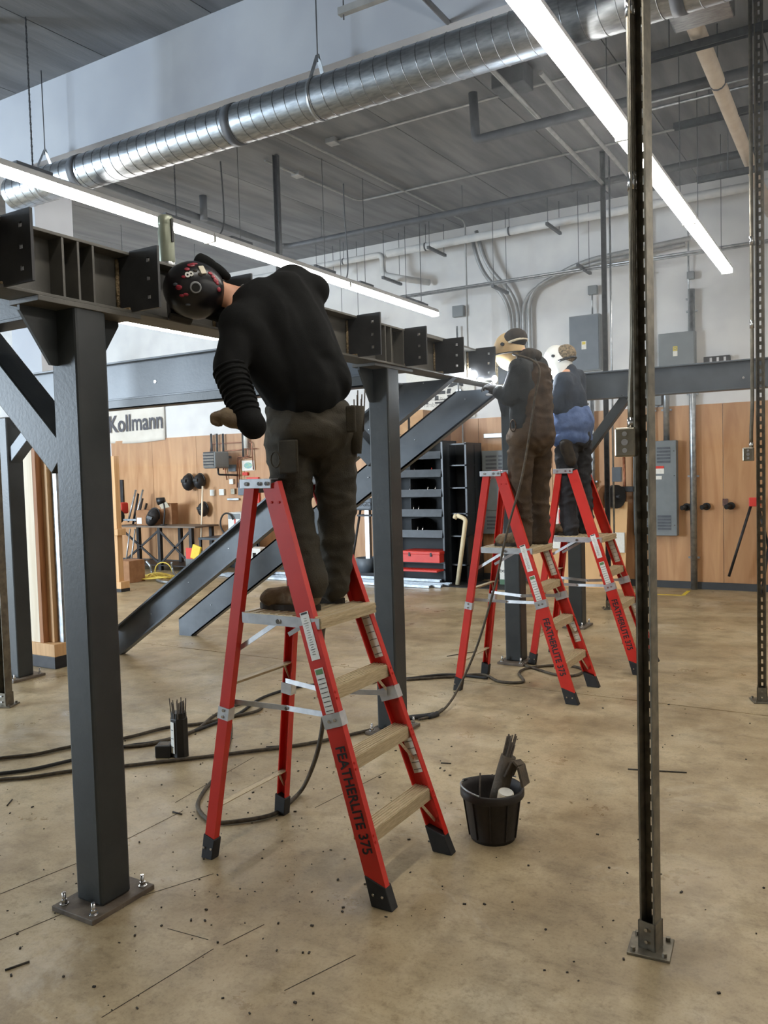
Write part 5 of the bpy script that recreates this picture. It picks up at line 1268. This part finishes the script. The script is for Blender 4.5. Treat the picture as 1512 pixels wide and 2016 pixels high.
# ------------------------------------------------------------------ people
def blob(name, prims, mat, parent=None, voxel=.012, sm=6, fold=0.0, fscale=9.0, fdir=(1, 1, 1), origin=None):
    """Overlapping tapered limbs fused into one continuous surface, then softened and folded like cloth."""
    mb = MB()
    for p in prims:
        if p[0] == 'c':
            _, a, b, r0, r1 = p; a, b = V(a), V(b); n_ = 14
            mb.ell(a, (r0,) * 3, n=n_, mrings=8); mb.ell(b, (r1,) * 3, n=n_, mrings=8); mb.cyl(a, b, r0, r1, n=n_)
        else:
            mb.ell(p[1], p[2], p[3] if len(p) > 3 else None, n=20, mrings=12)
    tmp = mb.build('tmp', mat, origin=(0, 0, 0))
    rm = tmp.modifiers.new('r', 'REMESH'); rm.mode = 'VOXEL'; rm.voxel_size = voxel
    s_ = tmp.modifiers.new('s', 'SMOOTH'); s_.factor = .5; s_.iterations = sm
    bpy.context.view_layer.update()
    me = bpy.data.meshes.new_from_object(tmp.evaluated_get(bpy.context.evaluated_depsgraph_get()))
    old = tmp.data; bpy.data.objects.remove(tmp); bpy.data.meshes.remove(old)
    me.name = name
    if fold:
        fd = V(fdir); nrm = [v.normal.copy() for v in me.vertices]
        for v, nn in zip(me.vertices, nrm):
            q = V((v.co.x * fd.x, v.co.y * fd.y, v.co.z * fd.z)) * fscale
            q = q + noise.noise_vector(v.co * 5.0) * .6
            k = (1 - abs(noise.noise(q))) ** 3 - .35 + .4 * noise.noise(q * 2.3)
            v.co += nn * (k * fold)
    lo = V([min(v.co[i] for v in me.vertices) for i in range(3)]); hi = V([max(v.co[i] for v in me.vertices) for i in range(3)])
    org = wloc(parent) if parent else V(((lo.x + hi.x) / 2, (lo.y + hi.y) / 2, lo.z))
    for v in me.vertices: v.co -= org
    for p in me.polygons: p.use_smooth = True
    me.materials.clear(); me.materials.append(MATS[mat])
    o = bpy.data.objects.new(name, me); COL.objects.link(o)
    if parent: o.parent = parent
    else: o.location = org
    return o

def rot_from(u, f_):
    """Columns: side, forward, up."""
    u = V(u).normalized(); f_ = V(f_); f_ = (f_ - u * f_.dot(u)).normalized(); r_ = f_.cross(u)
    return Matrix((r_, f_, u)).transposed()

def glove(parent, wrist, d, nrm, mat='glove', s=1.0, curl=.9, cuff=.05, thick=.024):
    """A gloved hand: palm, four unequal fingers bent at the knuckles and a thumb from the side of the palm."""
    d = V(d).normalized(); nrm = V(nrm); nrm = (nrm - d * nrm.dot(d)).normalized(); sd = d.cross(nrm); w_ = V(wrist); pr = []
    pc = w_ + d * .05 * s
    M = Matrix((sd, d, nrm)).transposed()
    pr.append(('e', pc, (.046 * s + (thick - .024) * .3, .058 * s, thick * s), M))
    pr.append(('c', w_ - d * cuff * s, w_ + d * .01, .036 * s, .034 * s))
    for k, (o_, L) in enumerate(((-.034, .07), (-.012, .082), (.011, .078), (.033, .062))):
        q0 = pc + sd * o_ * s + d * .04 * s; ang = .25 * curl
        for (l_, r_, da) in ((.42, .0135, .75), (.33, .0125, .65), (.25, .0115, 0)):
            q1 = q0 + (d * math.cos(ang) + nrm * math.sin(ang)) * (L * l_ * s * 1.1)
            pr.append(('c', q0, q1, r_ * s, r_ * .95 * s)); q0 = q1; ang += da * curl
    t0 = w_ + d * .02 * s - sd * .035 * s
    t1 = t0 - sd * .035 * s + d * .03 * s + nrm * .015; t2 = t1 + d * .035 * s + nrm * .02 * s
    pr += [('c', t0, t1, .016 * s, .014 * s), ('c', t1, t2, .014 * s, .012 * s)]
    return blob('glove', pr, mat, parent, voxel=.0055, sm=3)

def boot(parent, heel, toe, zs, shaft=True):
    h, t = V((heel[0], heel[1], zs)), V((toe[0], toe[1], zs)); a = (t - h).normalized(); L = (t - h).length; s_ = V((-a.y, a.x, 0))
    u = V((0, 0, 1)); pr = [('c', h + a * .045 + u * .055, h + a * .09 + u * .15, .047, .05), ('c', h + a * .05 + u * .05, h + a * L * .55 + u * .055, .046, .047),
          ('c', h + a * L * .5 + u * .055, h + a * (L - .06) + u * .048, .05, .046), ('e', h + a * (L - .075) + u * .045, (.055, .07, .042), Matrix((s_, a, u)).transposed())]
    b = blob('boot', pr, 'boot', parent, voxel=.008, sm=4, fold=.004, fscale=14)
    poly = []
    for k in range(20):
        q = 2 * PI * k / 20; c, sn = math.cos(q), math.sin(q); f_ = L / 2
        poly.append(((c * f_) * 1.02 + L / 2, sn * (.052 if c > 0 else .044) * (1 - .25 * abs(c) ** 4)))
    MB().sweep(poly, h, h + u * .024, a, s_).build('sole', 'sole', b)
    return b

def hit(px, py, c, ax, M):
    """First point on an ellipsoid seen at a pixel, with its normal."""
    dr = CR * ((px - 756) / FPX) - CU * ((py - 1008) / FPX) + _f
    Mi = M.transposed(); o_ = Mi @ (CP - V(c)); dd = Mi @ dr
    A = sum((dd[i] / ax[i]) ** 2 for i in range(3)); B = 2 * sum(o_[i] * dd[i] / ax[i] ** 2 for i in range(3)); Cc = sum((o_[i] / ax[i]) ** 2 for i in range(3)) - 1
    D = B * B - 4 * A * Cc
    if D < 0: return None
    p = o_ + dd * ((-B - math.sqrt(D)) / (2 * A)); n_ = M @ V([p[i] / ax[i] ** 2 for i in range(3)])
    return V(c) + M @ p, n_.normalized()

def arm(sh, el, wr, r=(.068, .058, .046)):
    return [('c', sh, el, r[0], r[1]), ('c', el, wr, r[1], r[2])]

# ---- the welder in the black shirt, bent over the beam
A = lambda x, y, Y: at(x, y, Y=Y)
ZP = 1.1665
neck, head = A(466, 588, 2.90), A(398, 570, 2.765)
shL, shR = A(472, 642, 2.80), A(578, 562, 3.18)
elL, wrL = A(452, 726, 2.70), A(486, 822, 2.66)
elR, wrR = A(616, 574, 3.22), A(548, 600, 3.42)
pel = A(610, 832, 3.07); hpL, hpR = A(566, 850, 3.03), A(652, 838, 3.17)
knL, knR = A(578, 1008, 3.01), A(664, 1000, 3.20); anL, anR = A(612, 1142, 2.99), A(657, 1140, 3.2)
hM = rot_from(head - neck + V((0, 0, .0)), (-.45, .6, -.65))
body = blob('person', [('c', pel, A(585, 740, 3.04), .11, .11), ('c', A(585, 740, 3.04), A(515, 620, 2.97), .11, .12), ('c', A(515, 620, 2.97), neck, .10, .055), ('c', neck, head, .056, .06),
                       ('e', head, (.075, .095, .11), hM), ('c', head, head + hM @ V((0, .10, -.03)), .02, .015), ('e', head + hM @ V((.078, -.01, 0)), (.012, .02, .03), hM), ('e', head + hM @ V((-.078, -.01, 0)), (.012, .02, .03), hM),
                       ('c', shL, elL, .045, .04), ('c', elL, wrL, .04, .03), ('c', shR, elR, .045, .04), ('c', elR, wrR, .04, .03), ('c', neck, shL, .05, .05), ('c', neck, shR, .05, .05),
                       ('c', hpL, knL, .07, .05), ('c', knL, anL, .05, .04), ('c', hpR, knR, .07, .05), ('c', knR, anR, .05, .04), ('c', pel, hpL, .09, .07), ('c', pel, hpR, .09, .07),
                       ], 'skin', voxel=.012, sm=5)
tag(body, 'welder in black shirt and olive trousers bending over the beam', 'person')
spineM = rot_from(A(520, 620, 2.97) - pel, shL - shR)
shirt = [('e', A(530, 628, 3.0), (.15, .205, .19), spineM), ('c', shL, shR, .095, .1), ('c', A(604, 776, 3.07), A(535, 640, 3.0), .168, .165),
         ('c', A(570, 778, 3.0), shL, .112, .1), ('c', A(648, 752, 3.16), A(582, 575, 3.16), .11, .105), ('c', A(604, 700, 3.1), A(560, 590, 3.08), .15, .13), ('c', neck.lerp(A(515, 620, 2.97), .5), A(520, 620, 2.98), .07, .12)]
shirt += arm(shL, elL, wrL, (.082, .07, .06)) + arm(shR, elR, wrR, (.085, .082, .06)) + [('c', wrL, A(499, 838, 2.65), .058, .058)]
sh_o = blob('shirt', shirt, 'black_shirt', body, voxel=.011, sm=14, fold=.008, fscale=4.5, fdir=(1.2, 1.2, .4))
mb = MB()
for k in range(9):
    p = elL.lerp(wrL, .05 + .11 * k); d_ = (wrL - elL).normalized(); rr = .071 - .0014 * k
    mb.tube([p + (V((0, 0, 1)).cross(d_).normalized() * math.cos(t) + d_.cross(V((0, 0, 1)).cross(d_).normalized()) * math.sin(t)) * rr for t in [j * PI / 8 for j in range(17)]], .007, 6)
mb.build('sleeve_wrinkles', 'black_shirt', body)
hipM = rot_from((0, 0, 1), hpL - hpR)
pants = [('e', A(608, 810, 3.08), (.14, .195, .10), hipM), ('e', A(612, 850, 3.07), (.155, .2, .12), hipM), ('c', hpL, knL, .112, .084), ('c', knL, anL, .084, .074), ('c', hpR, knR, .118, .09), ('c', knR, anR, .09, .078), ('c', anL, anL + V((0, 0, -.03)), .08, .074), ('c', anR, anR + V((0, 0, -.03)), .084, .078)]
blob('trousers', pants, 'olive_pants', body, voxel=.011, sm=5, fold=.013, fscale=8, fdir=(.8, .8, 1.5))
for (a, b, c, d, Y_) in ((545, 868, 590, 930, 2.905), (680, 800, 702, 850, 3.09)):
    p = A((a + c) / 2, (b + d) / 2, Y_); o = MB().obox(p, ((c - a) * .0021, .02, (d - b) * .0024), Matrix.Rotation(.25, 3, 'Z')).build('pocket', 'olive_pants', body, bevel=.008)
MB().tube([A(545, 905, 2.86) + V((.025 * math.cos(t), -.01, .035 * math.sin(t))) for t in [j * PI / 6 for j in range(13)]], .004, 5).build('hammer_loop', 'olive_pants', body)
heL, toL = A(628, 1188, 2.98), A(508, 1182, 2.95); heR, toR = A(678, 1175, 3.2), A(560, 1172, 3.2)
boot(body, (heL.x, 2.99), (heL.x - .315, 2.955), ZP); boot(body, (heR.x, 3.2), (heR.x - .3, 3.19), ZP)
glove(body, A(479, 832, 2.645), A(450, 820, 2.62) - A(479, 832, 2.645), (0.2, .3, -.9), s=1.05, curl=1.9, cuff=.02, thick=.04)
glove(body, wrR, V((-.8, -.1, .2)), (0, 0, -1))
# his hood
hx = (.118, .13, .137); hc = head + hM @ V((0, .015, .03))
hd = MB().ell(hc, hx, hM, n=32, mrings=20).build('welding_hood', 'hood_black', body)
MB().obox(hc + hM @ V((0, .125, .03)), (.13, .05, .11), hM).build('lens_frame', 'black_plastic', hd, bevel=.012)
def decal(par, px, py, c, ax, M, r, mat, nm, fl=.25, th=.004):
    h_ = hit(px, py, c, ax, M)
    if h_ is None: return
    p, n_ = h_; rot = rot_from(n_, CU)
    MB().ell(p, (r, r * fl if fl else r, th), rot, n=12, mrings=6).build(nm, mat, par)
    return p, n_
for (x_, y_, r_, m_, f_) in ((376, 522, .018, 'hood_red', .7), (362, 545, .012, 'hood_red', .6), (420, 545, .012, 'hood_red', .9), (428, 558, .01, 'hood_red', .8), (352, 566, .016, 'hood_red', .7), (366, 580, .012, 'hood_red', .6), (395, 540, .012, 'dark_cloth', .8), (384, 533, .009, 'dark_cloth', .8), (383, 519, .014, 'hood_red', .5), (368, 530, .012, 'hood_red', .8), (425, 552, .016, 'hood_red', .8), (431, 570, .012, 'hood_red', .9), (414, 538, .012, 'hood_red', .7), (358, 582, .012, 'hood_red', .6), (345, 560, .012, 'dark_pipe', .6), (370, 600, .012, 'dark_pipe', .5)):
    decal(hd, x_, y_, hc, hx, hM, r_, m_, 'painted_flame', f_)
h_ = hit(385, 566, hc, hx, hM)
if h_:
    MB().cyl(h_[0] - h_[1] * .004, h_[0] + h_[1] * .018, .026, .023, 20).build('adjust_knob', 'pipe_grey', hd)
    MB().cyl(h_[0] + h_[1] * .018, h_[0] + h_[1] * .021, .018, .018, 16).build('knob_face', 'black_plastic', hd)
h_ = hit(372, 541, hc, hx, hM)
if h_:
    text('lettering', '8', .05, 'label_white', hd, frame(h_[0] + h_[1] * .004, (CR * .35 - CU * .94), (CR * .94 + CU * .35) - h_[1] * (CR * .94 + CU * .35).dot(h_[1])), off=.001, ext=.002)
h_ = hit(398, 532, hc, hx, hM)
if h_:
    q_ = (CR * .3 - CU * .95); q_ = (q_ - h_[1] * q_.dot(h_[1])).normalized(); MB().obox(h_[0] + h_[1] * .002, (.042, .026, .008), Matrix((q_, h_[1].cross(q_), h_[1])).transposed()).build('window_highlight', 'label_cream', hd, bevel=.003)  # pale patch painted for the highlight on the hood's window
bp = [A(388, 514, 2.77), A(420, 528, 2.80), A(452, 548, 2.86)]
MB().tube(smooth_path(bp, 6), .03, 10, rs=[.035, .04, .04, .04, .038, .035, .03, .03, .028, .025, .02, .018, .012]).build('cap_bill', 'black_shirt', body)
blob('neck_cloth', [('c', A(385, 606, 2.77), A(432, 620, 2.84), .035, .035), ('c', A(432, 620, 2.84), A(448, 612, 2.88), .035, .04)], 'black_shirt', body, voxel=.008, sm=3)
# rod pouch on his belt
pp = A(706, 850, 3.2)
q = thing('rod_pouch', 'olive rod pouch with thin rods hung at the bent welder\'s hip', 'pouch', pp)
MB().tube([pp + V((-.02, 0, -.1)), pp + V((-.015, 0, .0)), pp + V((0, 0, .12))], .03, 10, rs=[.028, .034, .034]).build('pouch', 'olive_pants', q)
for k in range(6): MB().cyl(pp + V((-.02 + .008 * k, .01 * (k % 2), 0)), pp + V((-.02 + .011 * k, .01 * (k % 2), .15 + .02 * (k % 3))), .003, n=5).build('rod', 'rod_flux', q)

def simple_welder(nm_label, Y, ox, J, top, leg, mats, seed):
    """Standing welder facing the beam; J holds pixel joints (x, y, dY)."""
    g = {k: A(v[0], v[1], Y + v[2]) for k, v in J.items()}
    hM_ = rot_from(V((-.28, 0, 1)), V((-1, .1, -.35))) if 'tilt' not in J else rot_from(V((-.35, 0, 1)), V((-1, .1, -.4)))
    mid = g['pel'].lerp(g['neck'], .6)
    b = blob('person', [('c', g['pel'], mid, .1, .115), ('c', mid, g['neck'], .1, .055), ('c', g['neck'], g['head'], .055, .06), ('e', g['head'], (.075, .095, .11), hM_), ('c', g['head'], g['head'] + hM_ @ V((0, .1, -.02)), .02, .014),
                        ('e', g['head'] + hM_ @ V((.078, -.01, 0)), (.012, .02, .03), hM_), ('e', g['head'] + hM_ @ V((-.078, -.01, 0)), (.012, .02, .03), hM_),
                        ('c', g['shL'], g['elL'], .045, .04), ('c', g['elL'], g['wrL'], .04, .03), ('c', g['shR'], g['elR'], .045, .04), ('c', g['elR'], g['wrR'], .04, .03), ('c', g['neck'], g['shL'], .05, .05), ('c', g['neck'], g['shR'], .05, .05),
                        ('c', g['hpL'], g['knL'], .07, .05), ('c', g['knL'], g['anL'], .05, .04), ('c', g['hpR'], g['knR'], .07, .05), ('c', g['knR'], g['anR'], .05, .04), ('c', g['pel'], g['hpL'], .08, .07), ('c', g['pel'], g['hpR'], .08, .07)], 'skin', voxel=.014, sm=5)
    tag(b, nm_label, 'person')
    tm = rot_from(g['neck'] - g['pel'], g['shL'] - g['shR'])
    up_ = [('e', mid, (.125, .19, .2), tm), ('c', g['shL'], g['shR'], .085, .085), ('c', g['pel'] + V((0, 0, .05)), mid, .14, .14), ('c', g['neck'], mid, .07, .13)]
    up_ += [('c', g['pel'] + (g['hpL'] - g['pel']) * .8 + V((0, 0, .08)), g['shL'], .09, .09), ('c', g['pel'] + (g['hpR'] - g['pel']) * .8 + V((0, 0, .08)), g['shR'], .09, .09)]
    up_ += arm(g['shL'], g['elL'], g['wrL'], (.078, .066, .05)) + arm(g['shR'], g['elR'], g['wrR'], (.078, .066, .05))
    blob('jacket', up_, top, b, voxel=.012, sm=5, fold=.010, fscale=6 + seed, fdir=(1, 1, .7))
    hm = rot_from((0, 0, 1), g['hpL'] - g['hpR'])
    kk = 1.16 if leg == 'brown_duck' else 1.0
    lo_ = [('e', g['pel'] + V((0, 0, .03 * kk)), (.14 * kk, .185 * kk, .13 * kk), hm), ('c', g['hpL'], g['knL'], .105, .084), ('c', g['knL'], g['anL'], .084, .076), ('c', g['hpR'], g['knR'], .105, .084), ('c', g['knR'], g['anR'], .084, .076),
           ('c', g['anL'], g['anL'] + V((0, 0, -.04)), .08, .076), ('c', g['anR'], g['anR'] + V((0, 0, -.04)), .08, .076)]
    if leg == 'brown_duck':
        bk_ = g['pel'].lerp(g['neck'], .86) + V((.075, .02, 0))
        lo_ += [('c', g['pel'] + V((.03, 0, .05)), bk_ + V((0, 0, -.06)), .165, .115), ('c', g['pel'] + V((.02, -.07, .1)), g['pel'].lerp(g['neck'], .5) + V((.05, -.08, 0)), .1, .09), ('c', g['pel'] + V((.02, .07, .1)), bk_ + V((0, .06, -.08)), .1, .09)]
    blob('trousers', lo_, leg, b, voxel=.012, sm=5, fold=.015, fscale=8 + seed, fdir=(.8, .8, 1.5))
    for (k, sgn) in (('anL', 0), ('anR', 0)):
        p = g[k]; boot(b, (p.x + .06, p.y), (p.x - .235, p.y - .02), ZP)
    glove(b, g['wrL'], g['wrL'] - g['elL'], (0, .5, -.8), 'dark_glove', s=1.0); glove(b, g['wrR'], g['wrR'] - g['elR'], (0, -.5, -.8), 'dark_glove', s=1.0)
    return b, g, hM_

# ---- the welder in brown overalls
J2 = dict(pel=(1044, 872, 0), neck=(1036, 702, -.02), head=(1010, 692, -.02), shL=(1022, 728, -.17), shR=(1058, 722, .18), elL=(1000, 784, -.22), wrL=(982, 772, -.2), elR=(1020, 790, .22), wrR=(985, 772, .12),
          hpL=(1026, 888, -.09), hpR=(1060, 884, .1), knL=(1024, 965, -.1), knR=(1062, 962, .12), anL=(1030, 1052, -.1), anR=(1064, 1048, .13))
b2, g2, m2 = simple_welder('welder in brown overalls and tan hood on the middle ladder', 6.19, 0, J2, 'grey_hoodie', 'brown_duck', None, 0)
c2 = g2['head'] + m2 @ V((0, .03, .01)); x2 = (.105, .13, .155)
hd = MB().ell(c2, x2, m2, n=28, mrings=18).build('welding_hood', 'hood_tan', b2)
MB().obox(c2 + m2 @ V((0, .115, .01)), (.12, .045, .09), m2).build('lens_frame', 'hood_tan', hd, bevel=.012)
MB().tube([c2 + m2 @ V((.107 * math.cos(t), .132 * math.sin(t), -.02 + .03 * math.sin(t))) for t in [j * PI / 12 for j in range(25)]], .007, 6).build('hood_strap', 'dark_cloth', hd)
for sx_ in (-1, 1):
    MB().cyl(c2 + m2 @ V((sx_ * .1, -.01, .05)), c2 + m2 @ V((sx_ * .118, -.01, .05)), .014, n=12).build('hood_knob', 'black_plastic', hd)
MB().ell(c2 + m2 @ V((0, -.075, .075)), (.095, .1, .085), m2, n=20, mrings=12).build('welding_cap', 'dark_cloth', b2)
MB().tube([c2 + m2 @ V((.1 * math.cos(t), -.06 - .1 * math.sin(t), .045)) for t in [j * PI / 10 for j in range(11)]], .01, 6).build('headgear_band', 'label_cream', hd)
blob('hood_collar', [('c', g2['neck'] + V((.04, -.06, .01)), g2['neck'] + V((.05, .08, .01)), .05, .05), ('c', g2['neck'] + V((-.02, -.07, -.02)), g2['neck'] + V((.04, -.05, 0)), .04, .05)], 'dark_cloth', b2, voxel=.01, sm=4, fold=.006, fscale=10)
for (a, b) in ((1010, 838), (1022, 868)):
    p = A(a, b, 6.0); MB().tube([p + V((.022 * math.cos(t), -.0, .045 * math.sin(t))) for t in [j * PI / 6 for j in range(13)]], .006, 5).build('tool_loop', 'brown_duck', b2)
# his electrode holder
q = thing('electrode_holder', 'black electrode holder with rod at the bright welding arc', 'welding tool', g2['wrL'])
e0 = g2['wrL'] + V((-.08, 0, .01)); MB().tube([e0 + V((.05, .0, -.02)), e0], .014, 8).build('handle', 'rubber', q); MB().cyl(e0, V((TX + .0, 6.04, BZ0 + .015)), .004, n=6).build('rod', 'rod_flux', q)

# ---- the welder in the blue jacket
J3 = dict(pel=(1130, 868, 0), neck=(1120, 730, 0), head=(1104, 712, 0), shL=(1108, 752, -.15), shR=(1134, 745, .17), elL=(1094, 800, -.2), wrL=(1080, 785, -.14), elR=(1108, 808, .2), wrR=(1082, 782, .1),
          hpL=(1116, 886, -.08), hpR=(1142, 882, .1), knL=(1114, 960, -.09), knR=(1146, 955, .12), anL=(1122, 1036, -.09), anR=(1153, 1032, .13))
b3, g3, m3 = simple_welder('welder in dark blue jacket and white hood on the farthest ladder', 7.26, 0, J3, 'jacket_shaded', 'dark_jeans', None, 1)
tm3 = rot_from((0, 0, 1), g3['hpL'] - g3['hpR'])
blob('jacket_lit_part', [('e', g3['pel'] + V((-.01, 0, .17)), (.175, .215, .2), tm3), ('e', g3['pel'] + V((-.02, 0, .03)), (.165, .21, .12), tm3), ('c', g3['pel'] + V((-.03, -.08, .08)), g3['pel'] + V((-.04, -.1, .22)), .1, .08)], 'jacket_arc_lit', b3, voxel=.012, sm=5, fold=.012, fscale=7)  # lower jacket as its own piece, carrying the painted arc light
c3 = g3['head'] + m3 @ V((0, .03, 0)); x3 = (.11, .13, .165)
hd = MB().ell(c3, x3, m3, n=28, mrings=18).build('welding_hood', 'hood_white', b3)
MB().obox(c3 + m3 @ V((0, .115, .0)), (.12, .04, .09), m3).build('lens_frame', 'hood_white', hd, bevel=.012)
for sx_ in (-1, 1): MB().cyl(c3 + m3 @ V((sx_ * .1, -.02, .05)), c3 + m3 @ V((sx_ * .122, -.02, .05)), .013, n=12).build('hood_knob', 'black_plastic', hd)
MB().ell(g3['head'] + m3 @ V((0, -.06, .045)), (.088, .1, .09), m3, n=20, mrings=12).build('welding_cap', 'camo', b3)
MB().tube([c3 + m3 @ V((.1 * math.cos(t), -.05 - .12 * math.sin(t), -.01)) for t in [j * PI / 10 for j in range(11)]], .012, 6).build('headgear_band', 'black_plastic', hd)
blob('tool_pouch', [('c', g3['hpL'] + V((.02, -.09, .04)), g3['hpL'] + V((.06, -.08, -.1)), .06, .05)], 'dark_cloth', b3, voxel=.01, sm=3, fold=.006)

# ------------------------------------------------------------------ welding haze under the roof
def haze():
    mt = bpy.data.materials.new('haze'); mt.use_nodes = True; nt = mt.node_tree
    for n_ in list(nt.nodes):
        if n_.type != 'OUTPUT_MATERIAL': nt.nodes.remove(n_)
    vs_ = nt.nodes.new('ShaderNodeVolumeScatter'); vs_.inputs['Density'].default_value = .014; vs_.inputs['Color'].default_value = (.9, .95, 1, 1); vs_.inputs['Anisotropy'].default_value = .3
    nt.links.new(vs_.outputs[0], nt.nodes['Material Output'].inputs['Volume']); MATS['haze'] = mt
    o = MB().box((-12, 3.4, 2.0), (3.9, 12.15, 5.3)).build('weld_haze', 'haze')
    tag(o, 'thin bluish welding haze hanging under the roof', 'haze', kind='stuff')
haze()
def smoke():
    """The plume that rises from the welding arc."""
    mt = bpy.data.materials.new('weld_smoke'); mt.use_nodes = True; nt = mt.node_tree; N, L = nt.nodes, nt.links
    for n_ in list(N):
        if n_.type != 'OUTPUT_MATERIAL': N.remove(n_)
    vs_ = N.new('ShaderNodeVolumeScatter'); vs_.inputs['Color'].default_value = (.92, .96, 1, 1)
    tc = N.new('ShaderNodeTexCoord'); mp = N.new('ShaderNodeMapping'); mp.inputs['Scale'].default_value = (9, 9, 3.2); L.new(tc.outputs['Object'], mp.inputs['Vector'])
    nz = N.new('ShaderNodeTexNoise'); nz.inputs['Scale'].default_value = 1.0; nz.inputs['Detail'].default_value = 3; nz.inputs['Distortion'].default_value = .8; L.new(mp.outputs[0], nz.inputs['Vector'])
    mr = N.new('ShaderNodeMapRange'); mr.inputs['From Min'].default_value = .5; mr.inputs['From Max'].default_value = .75; mr.inputs['To Max'].default_value = 3.0; L.new(nz.outputs['Fac'], mr.inputs['Value'])
    sp = N.new('ShaderNodeSeparateXYZ'); L.new(tc.outputs['Object'], sp.inputs[0]); fd = N.new('ShaderNodeMapRange'); fd.inputs['From Min'].default_value = 0; fd.inputs['From Max'].default_value = .75; fd.inputs['To Min'].default_value = 1; fd.inputs['To Max'].default_value = 0; L.new(sp.outputs['Z'], fd.inputs['Value'])
    ml = N.new('ShaderNodeMath'); ml.operation = 'MULTIPLY'; L.new(mr.outputs[0], ml.inputs[0]); L.new(fd.outputs[0], ml.inputs[1]); L.new(ml.outputs[0], vs_.inputs['Density']); L.new(vs_.outputs[0], N['Material Output'].inputs['Volume']); MATS['weld_smoke'] = mt
    c = V((TX - .03, 6.12, BZ0 + .1))
    o = MB().tube([c, c + V((.03, .02, .18)), c + V((.07, .05, .4)), c + V((.14, .1, .75)), c + V((.2, .15, 1.0))], .1, 14, rs=[.03, .08, .12, .15, .02]).build('weld_smoke', 'weld_smoke')
    tag(o, 'bright smoke plume curling up from the welding arc', 'smoke', kind='stuff')
smoke()
